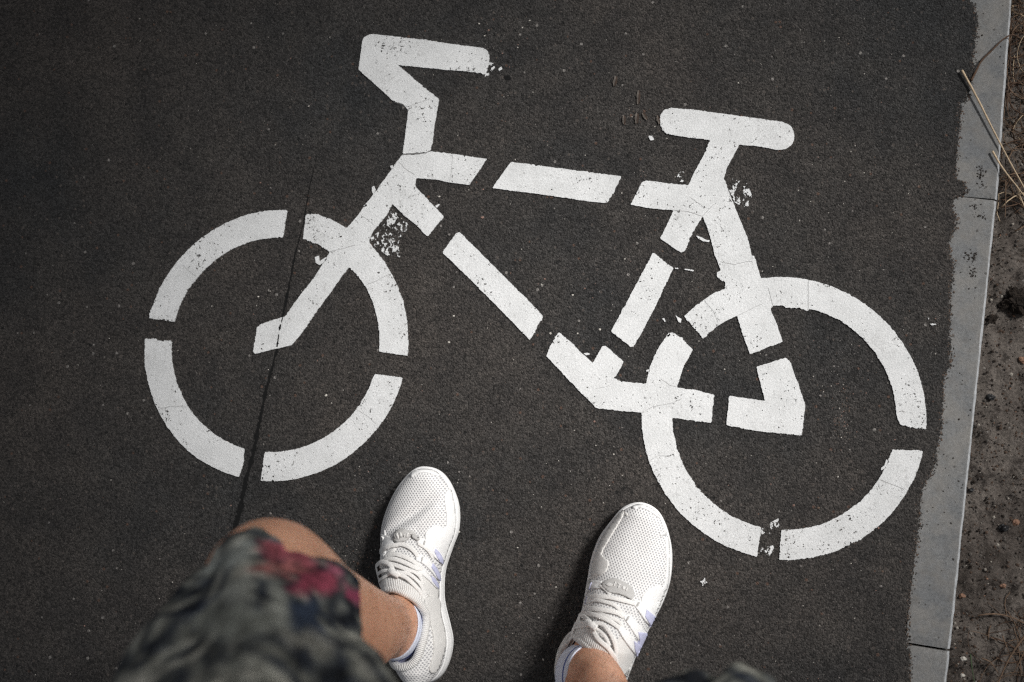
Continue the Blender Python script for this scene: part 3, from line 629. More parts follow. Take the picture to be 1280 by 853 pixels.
# tangle of dry grass and roots at the top right
vs = []; fs = []; mi = []; rg = random.Random(11)
for k in range(620):
    if rg.random() < 0.86: py = rg.uniform(-90, 260); px = rg.uniform(1262, 1400)+(8 if py > 100 else 0)
    else: py = rg.uniform(780, 960); px = rg.uniform(1235, 1380)
    p = at(px, py); p.x = max(p.x, kerb_x(p.y)+0.008); L = rg.uniform(0.02, 0.10); a = rg.uniform(0, 6.28) if rg.random() < 0.4 else rg.gauss(1.75, 0.45); bend = rg.uniform(-2.4, 2.4)
    P = []; q = Vector((p.x, p.y, soil_z(p.x, p.y)+rg.uniform(0, 0.006)))
    for i in range(9):
        P.append(q.copy()); a += bend*L*2.2; q = q+Vector((math.cos(a), math.sin(a), rg.uniform(-0.3, 0.3)))*(L/8)
        q.x = max(q.x, kerb_x(q.y)+0.003); q.z = max(q.z, soil_z(q.x, q.y)+0.0006)
    b = len(vs); V_, F_ = tube(P, rg.choice([0.0004, 0.0006, 0.0010]), 5); vs += V_; m = rg.choices([0, 1, 2], [0.12, 0.48, 0.40])[0]
    for f in F_: fs.append(tuple(b+i for i in f)); mi.append(m)
o = mesh('dry_grass', vs, fs, [M_STRAW, M_ROOT, M_TWIG], smooth=True, mi=mi); tag(o, 'tangle of dry grass and roots on the dark verge', 'dry grass', kind='stuff')

# scraps of dry leaf stuck on the asphalt near the saddle
def scrap(px, py, w_px, h_px, rot, label, dark=True):
    p = at(px, py); k = 0.00105; n = 8; vs = []; fs = []
    for i in range(n+1):
        t = i/n; wd = w_px*k*0.5*(math.sin(math.pi*(0.15+0.7*t)))*(1+0.5*nz(px+t*3, py, 0, 1.7))
        for s in (-1, 0, 1):
            vs.append(Vector((s*wd, (0.5-t)*h_px*k, 0.0006+0.0018*(1 if s == 0 else 0.1)*math.sin(math.pi*t)+(0.0012 if s == -1 else 0))))
    for i in range(n):
        for j in range(2): fs.append((i*3+j, i*3+j+1, (i+1)*3+j+1, (i+1)*3+j))
    vs = [Matrix.Rotation(R(rot), 3, 'Z') @ v for v in vs]; m = [0 if (q % 2 == 0) else 1 for q in range(len(fs))]
    vs = [v+Vector((0.0009*nz(v.x*9, v.y*9, px, 60), 0.0012*nz(v.y*9, v.x*9, py, 60), 0)) for v in vs]
    o = mesh('leaf_scrap', vs, fs, [M_LEAF, M_LEAFD], mi=m); o.location = (p.x, p.y, 0.0004); tag(o, label, 'leaf scrap', 'scraps of dry leaf on the asphalt')
scrap(769, 102, 6, 15, -12, 'dry leaf scrap, topmost one above the saddle of the symbol')
scrap(798, 122, 5, 21, -3, 'long thin dry leaf scrap, second from the top')
scrap(780, 150, 5, 12, 0, 'dry leaf scrap, leftmost of the row beside the saddle')
scrap(796, 148, 6, 16, -4, 'dry leaf scrap in the middle of the row beside the saddle')
scrap(806, 146, 5, 12, 30, 'small dark leaf scrap just right of the middle one')
scrap(823, 150, 5, 13, 14, 'curled leaf scrap touching the left tip of the painted saddle')
o = mesh('road_pit', blob((0, 0, 0), 0.0045, 3.3, 0.12, 2)[0], blob((0, 0, 0), 0.0045, 3.3, 0.12, 2)[1], M_SEAM); p = at(635, 97.5); o.location = (p.x, p.y, 0.0002); tag(o, kind='structure')

# ------------------------------------------------------------------ person: body as one continuous mesh
def section_tube(st, n=28):
    """st: list of (centre, rx, ry, axis) elliptical sections, axis = (u, v) frame vectors"""
    vs = []; fs = []; m = len(st)
    for c, rx, ry, u, v in st:
        for k in range(n):
            a = 2*math.pi*k/n; vs.append(c+u*(math.cos(a)*rx)+v*(math.sin(a)*ry))
    for i in range(m-1):
        for k in range(n): fs.append((i*n+k, i*n+(k+1) % n, (i+1)*n+(k+1) % n, (i+1)*n+k))
    return vs, fs
def limb(keys, n=28, sub=6, side=Vector((1, 0, 0)), cap=True):
    """keys: (x, y, z, rx, ry); smooth tube with rounded ends"""
    K = catmull([Vector((k[0], k[1], k[2])) for k in keys], sub)
    Rr = catmull([Vector((k[3], k[4], 0)) for k in keys], sub); st = []
    for i, c in enumerate(K):
        t = (K[min(i+1, len(K)-1)]-K[max(i-1, 0)]).normalized()
        u = (side-t*side.dot(t)).normalized(); v = t.cross(u)
        st.append((c, Rr[i].x, Rr[i].y, u, v, t))
    if cap:
        c, rx, ry, u, v, t = st[0]; r = min(rx, ry)
        pre = [(c-t*r*math.sin(a)*0.7, rx*math.cos(a), ry*math.cos(a), u, v, t) for a in (R(85), R(60), R(30))]
        c, rx, ry, u, v, t = st[-1]; r = min(rx, ry)
        post = [(c+t*r*math.sin(a)*0.7, rx*math.cos(a), ry*math.cos(a), u, v, t) for a in (R(30), R(60), R(85))]
        st = pre+st+post
    V_, F_ = section_tube([s[:5] for s in st], n)
    if cap: F_.append(tuple(range(n-1, -1, -1))); F_.append(tuple(len(V_)-n+k for k in range(n)))
    return V_, F_
def ellipsoid(c, r, rot=None):
    bm = bmesh.new(); bmesh.ops.create_uvsphere(bm, u_segments=24, v_segments=16, radius=1.0)
    rot = rot or Matrix.Identity(3)
    V_ = [Vector(c)+rot @ Vector((v.co.x*r[0], v.co.y*r[1], v.co.z*r[2])) for v in bm.verts]; F_ = [tuple(v.index for v in f.verts) for f in bm.faces]; bm.free(); return V_, F_
def fuse(parts, voxel, name, smooth_it=6, factor=0.6):
    vs = []; fs = []
    for V_, F_ in parts:
        b = len(vs); vs += V_; fs += [tuple(b+i for i in f) for f in F_]
    me = bpy.data.meshes.new('t'); me.from_pydata([tuple(v) for v in vs], [], fs); o = bpy.data.objects.new('t', me); COL.objects.link(o)
    bm = bmesh.new(); bm.from_mesh(me); bmesh.ops.recalc_face_normals(bm, faces=bm.faces); bm.to_mesh(me); bm.free()
    r = o.modifiers.new('r', 'REMESH'); r.mode = 'VOXEL'; r.voxel_size = voxel; r.use_smooth_shade = True
    s = o.modifiers.new('s', 'SMOOTH'); s.iterations = smooth_it; s.factor = factor
    dg = bpy.context.evaluated_depsgraph_get(); m2 = bpy.data.meshes.new_from_object(o.evaluated_get(dg)); m2.name = name
    bpy.data.objects.remove(o); bpy.data.meshes.remove(me); return m2

ANK_L = Vector((-0.319, -0.250, 0.10)); ANK_R = Vector((-0.058, -0.311, 0.10))
KNEE_L = Vector((-0.337, -0.128, 0.54)); KNEE_R = Vector((0.074, -0.258, 0.53))
HIP_L = Vector((-0.232, -0.380, 0.89)); HIP_R = Vector((-0.078, -0.430, 0.89))
parts = []
for an, kn, hp, foot, bw in ((ANK_L, KNEE_L, HIP_L, Vector((-0.313, -0.14, 0.05)), 0.009), (ANK_R, KNEE_R, HIP_R, Vector((-0.028, -0.235, 0.05)), -0.014)):
    sh = kn-an
    def on(t, dx=0, dy=0): q = an+sh*t; return (q.x+dx, q.y+dy, q.z)
    keys = [(*on(-0.16, 0, .0), .030, .036), (*on(0.0, 0, .004), .034, .042), (*on(0.12, 0, 0), .033, .038), (*on(0.3, bw, -.010 if bw > 0 else -.026), .040, .044), (*on(0.55, bw*1.5, -.022 if bw > 0 else -.045), .050, .055), (*on(0.78, bw, -.014 if bw > 0 else -.03), .053 if bw > 0 else .046, .056 if bw > 0 else .046), (*on(1.0, 0, 0), .056 if bw > 0 else .044, .060 if bw > 0 else .044)]
    th = hp-kn
    for t, r in ((0.18, .060 if bw > 0 else .046), (0.5, .070 if bw > 0 else .060), (0.8, .084), (1.0, .090)):
        q = kn+th*t; keys.append((q.x, q.y, q.z, r, r*1.03))
    parts.append(limb(keys))
    parts.append(limb([(an.x, an.y-0.03, 0.055, .028, .030), (an.x, an.y+0.01, 0.062, .032, .034), (lerp(an.x, foot.x, .5), lerp(an.y, foot.y, .5), 0.060, .034, .026), (foot.x, foot.y, 0.042, .028, .015), (foot.x+.004, foot.y+.06, 0.036, .024, .009)]))
    parts.append(ellipsoid(kn+(Vector((-.004, 0.024, 0.005)) if bw > 0 else Vector((0, .008, -.01))), (.036, .034, .046)))
parts.append(limb([(-.17, -.415, .86, .155, .105), (-.17, -.43, .95, .165, .11), (-.17, -.435, 1.08, .145, .10), (-.168, -.43, 1.20, .152, .105), (-.165, -.41, 1.34, .172, .11), (-.162, -.385, 1.44, .165, .085), (-.158, -.355, 1.50, .085, .065), (-.148, -.315, 1.545, .058, .058), (-.135, -.270, 1.59, .055, .056)]))
headR = Matrix.Rotation(R(-48), 3, 'X')
HC = Vector((-.115, -.205, 1.645))
parts.append(ellipsoid(HC, (.074, .094, .112), headR))
parts.append(ellipsoid(HC+headR @ Vector((0, .030, -.062)), (.052, .058, .055), headR))
parts.append(limb([tuple(HC+headR @ Vector((0, .088, .010)))+(.009, .009), tuple(HC+headR @ Vector((0, .108, -.018)))+(.013, .014), tuple(HC+headR @ Vector((0, .100, -.028)))+(.014, .010)]))
parts.append(ellipsoid(HC+headR @ Vector((0, .080, -.055)), (.024, .014, .010), headR))
for s in (-1, 1):
    parts.append(ellipsoid(HC+headR @ Vector((s*.076, -.005, -.012)), (.008, .018, .030), headR))
    parts.append(ellipsoid(HC+headR @ Vector((s*.030, .084, .022)), (.022, .010, .008), headR))
# arms, raised to hold the camera near the face, with five separate fingers on each hand
for s, sh, el, wr in ((-1, Vector((-.335, -.375, 1.42)), Vector((-.345, -.235, 1.215)), Vector((-.165, -.120, 1.425))), (1, Vector((.012, -.375, 1.42)), Vector((.120, -.270, 1.215)), Vector((.105, -.115, 1.425)))):
    keys = [(*sh, .052, .052), (*sh.lerp(el, .4), .044, .046), (*sh.lerp(el, .85), .036, .038), (*el, .037, .038), (*el.lerp(wr, .3), .038, .038), (*el.lerp(wr, .75), .028, .027), (*wr, .026, .020)]
    parts.append(limb(keys, side=Vector((0, 1, 0))))
    d = (Vector((-.085*(-s), -.055, 1.50))-wr).normalized() if s < 0 else (Vector((.085, -.055, 1.50))-wr).normalized()
    side = Vector((0, 0, 1)).cross(d).normalized(); up = d.cross(side)
    palm = wr+d*.045
    parts.append(limb([(*wr, .026, .018), (*(wr+d*.03), .034, .017), (*(wr+d*.07), .041, .015), (*(wr+d*.085), .040, .013)], side=side))
    for k, (L, o_) in enumerate(((.068, -.030), (.076, -.010), (.071, .010), (.056, .029))):
        b = wr+d*.078+side*o_; c1 = b+d*(L*.45)-up*.004; c2 = c1+d*(L*.25)-up*(L*.22); c3 = c2+d*(L*.08)-up*(L*.28)
        parts.append(limb([(*b, .0098, .0095), (*c1, .0088, .0088), (*c2, .0080, .0080), (*c3, .0070, .0070)], side=side, n=14, sub=4))
    b = wr+d*.018-side*.022; c1 = b+d*.030-side*.026-up*.006; c2 = c1+d*.030-side*.006-up*.008
    parts.append(limb([(*b, .014, .014), (*c1, .0115, .0115), (*c2, .009, .009)], side=up, n=14, sub=4))
bme = fuse(parts, 0.0048, 'person', 5)
bme.materials.append(M_SKIN)
person = bpy.data.objects.new('person', bme); COL.objects.link(person)
tag(person, 'person seen from above in dark patterned shorts and white sneakers standing below the bicycle symbol', 'person')
# fine hair on the shins and ankles
_bm = bmesh.new(); _bm.from_mesh(bme); _bv = BVHTree.FromBMesh(_bm); _bm.free(); rh_ = random.Random(21); vs = []; fs = []
for an, kn in ((ANK_L, KNEE_L), (ANK_R, KNEE_R)):
    for k in range(900):
        t = rh_.uniform(0.05, 0.75); a = rh_.uniform(0, 6.283); c = an.lerp(kn, t); h = _bv.ray_cast(c+Vector((math.cos(a), math.sin(a), 0))*0.12, -Vector((math.cos(a), math.sin(a), 0)))
        if h[0] is None: continue
        n_ = h[1]; d = (Vector((0, 0, -1))+n_*0.5+Vector((rh_.gauss(0, .35), rh_.gauss(0, .35), 0))).normalized(); L = rh_.uniform(.005, .011)
        P = [h[0], h[0]+d*L*.5, h[0]+(d+Vector((0, 0, -.4))).normalized()*L]; b = len(vs); V_, F_ = tube(P, lambda u: 0.00011*(1-.7*u), 3); vs += V_; fs += [tuple(b+i for i in f) for f in F_]
mesh('leg_hair', vs, fs, M_HAIR, person)
for s in (-1, 1):
    V_, F_ = ellipsoid(HC+headR @ Vector((s*.030, .083, .006)), (.013, .009, .009), headR); mesh('eye', V_, F_, M_EYE, person, True)
V_, F_ = ellipsoid(HC+headR @ Vector((0, -.016, .022)), (.083, .096, .108), headR)
V_ = [v+(v-HC).normalized()*0.006*noise.noise(v*60) for v in V_]; mesh('hair', V_, F_, M_HAIR, person, True)
# shirt
sp = [limb([(-.17, -.43, .93, .185, .13), (-.17, -.435, 1.08, .168, .122), (-.168, -.43, 1.20, .170, .124), (-.165, -.41, 1.34, .188, .126), (-.162, -.385, 1.44, .180, .10), (-.158, -.36, 1.49, .095, .075)])]
for sh, el in ((Vector((-.335, -.375, 1.42)), Vector((-.345, -.235, 1.215))), (Vector((.012, -.375, 1.42)), Vector((.120, -.270, 1.215)))):
    sp.append(limb([(*sh, .068, .068), (*sh.lerp(el, .35), .060, .060), (*sh.lerp(el, .65), .060, .060)], side=Vector((0, 1, 0))))
sm = fuse(sp, 0.008, 't_shirt', 4); sm.materials.append(M_SHIRT); o = bpy.data.objects.new('t_shirt', sm); COL.objects.link(o); o.parent = person

# shorts: loose legs with an open hem, folds and a printed pattern
def zc(x, y): return (160+x/3.459, 630+y/3.459)
PRINT = [([(560, 165), (620, 160), (700, 175), (760, 195), (800, 225), (830, 250), (790, 262), (720, 255), (650, 245), (600, 215)], (0.22, 0.060, 0.075)),
    ([(600, 180), (700, 195), (780, 235), (740, 245), (660, 225)], (0.30, 0.15, 0.15)),
    ([(520, 285), (600, 262), (680, 258), (760, 262), (800, 275), (760, 295), (680, 305), (600, 302)], (0.24, 0.09, 0.085)),
    ([(745, 300), (800, 285), (860, 300), (905, 335), (880, 385), (820, 395), (755, 400), (725, 350)], (0.17, 0.035, 0.055)),
    ([(770, 345), (810, 350), (800, 385), (765, 380)], (0.30, 0.13, 0.14)),
    ([(840, 225), (900, 260), (930, 310), (910, 330), (860, 290)], (0.20, 0.060, 0.09)), ([(930, 340), (1000, 370), (1030, 430), (990, 440), (940, 400)], (0.17, 0.035, 0.065)),
    ([(660, 350), (720, 345), (735, 390), (690, 395)], (0.09, 0.012, 0.03)),
    ([(800, 265), (860, 275), (870, 305), (800, 290)], (0.01, 0.012, 0.02)), ([(640, 310), (720, 305), (740, 345), (680, 350)], (0.012, 0.014, 0.018)),
    ([(380, 215), (450, 185), (540, 150), (560, 190), (500, 260), (430, 290), (330, 330), (300, 330)], (0.155, 0.165, 0.155)),
    ([(590, 140), (700, 140), (800, 180), (840, 230), (780, 205), (690, 170), (600, 160)], (0.10, 0.12, 0.125)),
    ([(440, 320), (520, 310), (560, 380), (540, 430), (450, 440), (400, 400)], (0.16, 0.165, 0.150)), ([(610, 330), (660, 360), (690, 440), (690, 540), (640, 560), (600, 480)], (0.15, 0.155, 0.14)),
    ([(250, 495), (400, 440), (560, 450), (640, 540), (500, 600), (330, 580)], (0.12, 0.125, 0.112)), ([(640, 560), (760, 560), (900, 600), (860, 640), (700, 610)], (0.16, 0.158, 0.14)),
    ([(240, 490), (420, 380), (430, 395), (300, 470), (260, 500)], (0.010, 0.018, 0.040)), ([(540, 310), (575, 320), (580, 440), (560, 400)], (0.012, 0.018, 0.030)),
    ([(690, 420), (820, 430), (850, 560), (900, 640), (800, 590), (700, 520)], (0.020, 0.028, 0.045)), ([(960, 460), (1000, 470), (1010, 500), (970, 495)], (0.01, 0.01, 0.012))]
PRINT = [([zc(*p) for p in P], c) for P, c in PRINT]
def print_col(p):
    px, py = proj(p); px += 9*noise.noise(p*45)+5*noise.noise(p*110); py += 9*noise.noise(p*45+Vector((9, 0, 0)))+5*noise.noise(p*110+Vector((9, 0, 0)))
    for P, c in PRINT:
        if inpoly(px, py, P): return c
    q = p*31+Vector((noise.noise(p*22), noise.noise(p*22+Vector((5, 5, 5))), noise.noise(p*22+Vector((9, 1, 5)))))*1.9
    f = noise.noise(Vector((q.x*1.25, q.y*0.6, q.z*0.8)))+0.45*noise.noise(q*2.6)+0.2*noise.noise(q*6)
    xs_ = [-0.35, -0.15, 0.02, 0.18, 0.36, 0.55]
    cs = [(0.008, 0.009, 0.011), (0.016, 0.021, 0.033), (0.055, 0.058, 0.056), (0.11, 0.113, 0.10), (0.18, 0.18, 0.158), (0.27, 0.262, 0.23)]
    return tuple(interp(f, xs_, [c[i] for c in cs]) for i in range(3))
def print_mix(p):
    """the printed motif with ragged, faded edges"""
    a = [print_col(p+Vector((dx, dy, 0))*0.003) for dx, dy in ((1, 0), (-1, 0), (0, 1), (0, -1), (0, 0))]
    k = 1.45+1.0*noise.noise(p*80)+0.5*noise.noise(p*190)
    return tuple(sum(c[i] for c in a)/5*k for i in range(3))
def shorts_leg(kn, hp, hem_t, rh, rt, side_s, n=150, m=110):
    ax = hp-kn; t = ax.normalized(); side = Vector((1, 0, 0)); u = (side-t*side.dot(t)).normalized(); v = t.cross(u)
    V_ = []; F_ = []
    for i in range(m+1):
        k = i/m; tt = hem_t+(1.05-hem_t)*k; c = kn+ax*tt
        r = lerp(rh, rt, k**(0.76 if side_s == 0 else 1.1))
        for j in range(n):
            a = 2*math.pi*j/n; dirv = u*math.cos(a)+v*math.sin(a)
            fold = 0.0060*math.sin(a*5+k*3+side_s)*(1-k*0.6)+0.013*noise.noise(Vector((math.cos(a)*2.2, math.sin(a)*2.2, k*7+side_s*3)))+0.004*noise.noise(Vector((math.cos(a)*5, math.sin(a)*5, k*16)))
            hemw = 0.006*math.sin(a*3+side_s)*(1-k)
            V_.append(c+dirv*(r+fold+(0.0022 if 2 < i < 9 else 0))+t*hemw*(1 if i < 8 else 0))
    for i in range(m):
        for j in range(n): F_.append((i*n+j, i*n+(j+1) % n, (i+1)*n+(j+1) % n, (i+1)*n+j))
    return V_, F_
vs = []; fs = []
for kn, hp, s, ht in ((KNEE_L+Vector((-0.004, -0.004, 0.0)), HIP_L, 0.0, 0.015), (KNEE_R+Vector((0, 0.004, 0)), HIP_R, 2.0, -0.055)):
    V_, F_ = shorts_leg(kn, hp, ht, 0.0645 if s == 0 else 0.056, 0.156 if s == 0 else 0.135, s); b = len(vs); vs += V_; fs += [tuple(b+i for i in f) for f in F_]
V_, F_ = limb([(-.172, -.415, .84, .200, .135), (-.172, -.43, .92, .188, .133), (-.17, -.435, 1.00, .170, .122)], n=90, sub=16); b = len(vs); vs += V_; fs += [tuple(b+i for i in f) for f in F_]
shorts = mesh('shorts', vs, fs, M_PRINT, person, True)
shorts['label'] = 'dark grey and olive leaf patterned shorts with a red flower at the knee'
ca = shorts.data.color_attributes.new('print', 'FLOAT_COLOR', 'POINT')
for i, v in enumerate(vs): ca.data[i].color = (*print_mix(v), 1)
sol = shorts.modifiers.new('cloth', 'SOLIDIFY'); sol.thickness = 0.0016; sol.offset = 0

# ------------------------------------------------------------------ sneakers
def build_shoe(cfg):
    sg, ang, toe_px = cfg['sg'], cfg['ang'], cfg['toe']
    toe = at(*toe_px, .03); a = R(ang); ca_, sa_ = math.cos(a), math.sin(a)
    # local (lateral x, along y towards toe) in mm -> world
    def wl(x, y, z=0.0):
        X, Y = sg*x/1000, y/1000
        return Vector((toe.x+X*ca_+Y*sa_, toe.y-X*sa_+Y*ca_, z))
    def lw(p):
        X, Y = p.x-toe.x, p.y-toe.y
        return (sg*(X*ca_-Y*sa_)*1000, (X*sa_+Y*ca_)*1000)
    out = catmull([Vector((x, y, 0)) for x, y in cfg['outline']], 10, True)   # closed, from the toe down the lateral side to the heel and back up
    # half widths by scanning
    def extent(y):
        xs_ = []
        for i in range(len(out)):
            p, q = out[i], out[(i+1) % len(out)]
            if (p.y > y) != (q.y > y): xs_.append(p.x+(q.x-p.x)*(y-p.y)/(q.y-p.y))
        return (min(xs_), max(xs_)) if len(xs_) >= 2 else None
    ylo = min(p.y for p in out); yhi = max(p.y for p in out)
    TY = [ylo, ylo+4, ylo+12, ylo+25, -205, -188, -165, -145, -120, -95, -65, -35, -15, yhi-7, yhi-2, yhi]
    TZ = [.040, .080, .100, .108, .114, .118, .112, .102, .088, .076, .065, .056, .050, .044, .036, .030]
    def spring(y): return 0.010*max(0, (y+75)/75)**2
    def z0(y): return interp(y, [ylo, -200, -90, 0], [.040, .035, .027, .022])
    def Hf(x, y):
        e = extent(min(max(y, ylo+.3), yhi-.3)); xc = (e[0]+e[1])/2; hw = max((e[1]-e[0])/2, 1.5)
        q = min(1, abs(x-xc)/hw); T = interp(y, TY, TZ); b = z0(y)
        pw = interp(y, [-200, -120, -40], [2.4, 2.2, 2.6])
        z = b+(T-b)*(1-q**pw)**(0.62 if y > -120 else 0.55)
        z += cfg['crease'](x, y)
        return z+spring(y)
    # opening
    op = catmull([Vector((x, y, 0)) for x, y in cfg['opening']], 10, True)
    N = 220
    def loop(P, n, start_dir):
        L = [0]
        for i in range(len(P)): L.append(L[-1]+(P[(i+1) % len(P)]-P[i]).length)
        res = []
        for k in range(n):
            s = L[-1]*k/n
            for i in range(len(P)):
                if L[i+1] >= s: break
            res.append(P[i].lerp(P[(i+1) % len(P)], (s-L[i])/max(1e-9, L[i+1]-L[i])))
        return res
    OUT = loop(out, N, 0); OPN0 = loop(op, N, 0)
    cen = sum(OPN0, Vector((0, 0, 0)))/N
    # match by angle seen from the opening centre, blended with arclength
    def ang_of(p): return math.atan2(p.x-cen.x, p.y-cen.y)
    OPN = []
    for i, p in enumerate(OUT):
        ya = p.y
        tgt = Vector((p.x*1.0, max(p.y*0.62-75, ylo+30), 0)) if p.y > -200 else p
        th = math.atan2(tgt.x-cen.x, (tgt.y-cen.y))
        best = min(OPN0, key=lambda q: abs((ang_of(q)-th+math.pi) % (2*math.pi)-math.pi)); OPN.append(best)
    for it in range(10): OPN = [(OPN[i-1]+OPN[i]*2+OPN[(i+1) % N])/4 for i in range(N)]
    Mr = 64; vs = []; uv = []
    for j in range(Mr+1):
        u = (j/Mr)**1.8
        for i in range(N):
            p = OUT[i].lerp(OPN[i], u)
            vs.append(wl(p.x, p.y, Hf(p.x, p.y) if j else z0(p.y)+spring(p.y))); uv.append((p.x/100, p.y/100))
    fs = []
    for j in range(Mr):
        for i in range(N):
            f = (j*N+i, j*N+(i+1) % N, (j+1)*N+(i+1) % N, (j+1)*N+i); fs.append(f if sg > 0 else f[::-1])
    shoe = mesh('sneaker', vs, fs, M_KNIT, person, True)
    ul = shoe.data.uv_layers.new(name='UVMap')
    for l in shoe.data.loops: ul.data[l.index].uv = uv[l.vertex_index]
    shoe['label'] = cfg['label']
    bm = bmesh.new(); bm.from_mesh(shoe.data); bmesh.ops.recalc_face_normals(bm, faces=bm.faces)
    up_ = sum(f.normal.z for f in bm.faces)
    if up_ < 0: bmesh.ops.reverse_faces(bm, faces=bm.faces)
    bm.normal_update(); bm.to_mesh(shoe.data); bvh = BVHTree.FromBMesh(bm); bm.free()
    # ---- sole
    prof = [(-7, 0.0), (-3, 0.0), (0.5, 0.004), (2.4, 0.010), (2.6, 0.016), (1.6, 0.0175), (2.8, 0.0195), (2.2, 0.7), (1.2, 0.95), (-0.5, 1.12), (-3, 1.0)]
    vs = []; fs = []
    for o_, z in prof:
        for i in range(N):
            p = OUT[i]; q = OUT[(i+1) % N]-OUT[i-1]; nn = Vector((q.y, -q.x, 0)).normalized()
            if nn.dot(p-Vector(((p.x)*0.2, (ylo+yhi)/2 if abs(p.y-(ylo+yhi)/2) > 90 else p.y, 0))) < 0: nn = -nn
            zz = z if z < 0.1 else lerp(0.020, z0(p.y), (z-0.6)/0.4) if z <= 1 else z0(p.y)+0.0045*(z-1)/0.12
            flare = 1.0+1.1*max(0, min(1, (ylo+110-p.y)/70))*(1 if 0.001 < z < 0.5 else 0.5)
            vs.append(wl(p.x+nn.x*o_*flare, p.y+nn.y*o_*flare, zz+spring(p.y)+(0 if z else 0)))
    for j in range(len(prof)-1):
        for i in range(N): fs.append((j*N+i, j*N+(i+1) % N, (j+1)*N+(i+1) % N, (j+1)*N+i))
    fs.append(tuple(range(N)))
    so_ = mesh('sole', vs, fs, M_FOAM, shoe, True)
    bm = bmesh.new(); bm.from_mesh(so_.data); bmesh.ops.recalc_face_normals(bm, faces=bm.faces); bm.to_mesh(so_.data); bm.free()
    # ---- collar ring, ribbed
    OR = loop(op, 160, 0); ring = [wl(p.x, p.y, Hf(p.x, p.y)-0.0015) for p in OR]
    V_, F_ = tube(ring, lambda t: 0.0058, 12, True)
    col = mesh('collar', V_, F_, M_RIB, shoe, True); ul = col.data.uv_layers.new(name='UVMap')
    for pl in col.data.polygons:
        for li in pl.loop_indices:
            vi = col.data.loops[li].vertex_index; i, k = divmod(vi, 12)
            if pl.vertices[0]//12 == 159 and i == 0: i = 160
            ul.data[li].uv = (i*0.8, k/3)
    # ---- lining down inside
    vs = []; fs = []
    for j in range(6):
        for i in range(160):
            p = OR[i].lerp(cen, 0.05+0.03*j); vs.append(wl(p.x, p.y, lerp(Hf(OR[i].x, OR[i].y)-0.003, 0.045, j/5)))
    for j in range(5):
        for i in range(160): fs.append((j*160+i, j*160+(i+1) % 160, (j+1)*160+(i+1) % 160, (j+1)*160+i))
    fs.append(tuple(5*160+i for i in range(160))); mesh('lining', vs, fs, M_LINING, shoe, True)
    # ---- tools for things lying on the upper
    def hit(px, py, off=0.0):
        d = ray(px, py); h = bvh.ray_cast(EYE, d)
        if h[0] is None:
            q = at(px, py, .06); h = bvh.find_nearest(q)
        nrm = h[1] if h[1].z > 0 else -h[1]
        return h[0]+nrm*off, nrm
    T = cfg['T']
    def tz(p): return (T[0]+p[0]/T[2], T[1]+p[1]/T[2])
    def patch(name, poly, mat, off=0.0012, zoom=True, smooth_=True, step=2.2, parent=None):
        P = [Vector(tz(p) if zoom else p) for p in poly]
        if smooth_: P = [Vector((v.x, v.y)) for v in catmull([Vector((p.x, p.y, 0)) for p in P], 5, True)]
        B = resample([Vector((p.x, p.y, 0)) for p in P], 1.2, True); B = [Vector((b.x, b.y)) for b in B]
        pts = list(B); PP = [(b.x, b.y) for b in B]
        x0, x1 = min(b.x for b in B), max(b.x for b in B); y0, y1 = min(b.y for b in B), max(b.y for b in B)
        yy = y0
        while yy < y1:
            xx = x0
            while xx < x1:
                if inpoly(xx, yy, PP): pts.append(Vector((xx, yy)))
                xx += step
            yy += step
        nb = len(B)
        r_ = delaunay_2d_cdt(pts, [(i, (i+1) % nb) for i in range(nb)], [], 1, 1e-4)
        V2, E2, F2 = r_[0], r_[1], r_[2]
        top = []; nr = []
        for v in V2:
            q, n_ = hit(v.x, v.y); top.append(q+n_*off); nr.append(n_)
        nv = len(V2); vs = top+[t-n_*(off+0.0012) for t, n_ in zip(top, nr)]
        cnt = {}
        for f in F2:
            for i in range(len(f)):
                e = (f[i], f[(i+1) % len(f)]); k = tuple(sorted(e)); cnt[k] = (cnt.get(k, (0, None))[0]+1, e)
        fs = [tuple(f) for f in F2]
        for k, (c, e) in cnt.items():
            if c == 1: fs.append((e[1], e[0], e[0]+nv, e[1]+nv))
        o = mesh(name, vs, fs, mat, parent or shoe, False)
        for pl in o.data.polygons[:len(F2)]: pl.use_smooth = True
        # plan uv for knit / ribs
        ul = o.data.uv_layers.new(name='UVMap')
        for l in o.data.loops:
            q = lw(vs[l.vertex_index]); ul.data[l.index].uv = (q[0]/2.6, q[1]/14) if mat == M_RIB else (q[0]/100, q[1]/100)
        return o
    def lace(pts, wd=5.2, th=1.15, lift=None, name='lace', mat=None):
        P = catmull([Vector((*tz(p[:2]), (p[2] if len(p) > 2 else 1.5))) for p in pts], 8)
        C = []; Nn = []
        for p in P:
            q, n_ = hit(p.x, p.y); C.append(q+n_*(p.z/1000)); Nn.append(n_)
        for _ in range(2): C = [C[0]]+[(C[i-1]+C[i]*2+C[i+1])/4 for i in range(1, len(C)-1)]+[C[-1]]
        vs = []; fs = []; K = 10
        for i, c in enumerate(C):
            t = (C[min(i+1, len(C)-1)]-C[max(i-1, 0)]).normalized(); n_ = (Nn[i]+Vector((0, 0, .5))).normalized(); s_ = t.cross(n_).normalized(); n2 = s_.cross(t)
            for k in range(K):
                a_ = 2*math.pi*k/K; cx = math.cos(a_); sy = math.sin(a_)
                vs.append(c+s_*(abs(cx)**.7*math.copysign(1, cx)*wd/2000)+n2*(sy*th/2000))
        for i in range(len(C)-1):
            for k in range(K): fs.append((i*K+k, i*K+(k+1) % K, (i+1)*K+(k+1) % K, (i+1)*K+k))
        fs.append(tuple(range(K))); fs.append(tuple((len(C)-1)*K+k for k in range(K)))
        return mesh(name, vs, fs, mat or M_LACE, shoe, True)
    cfg['dress'](patch, lace, hit, tz, shoe, wl, Hf)
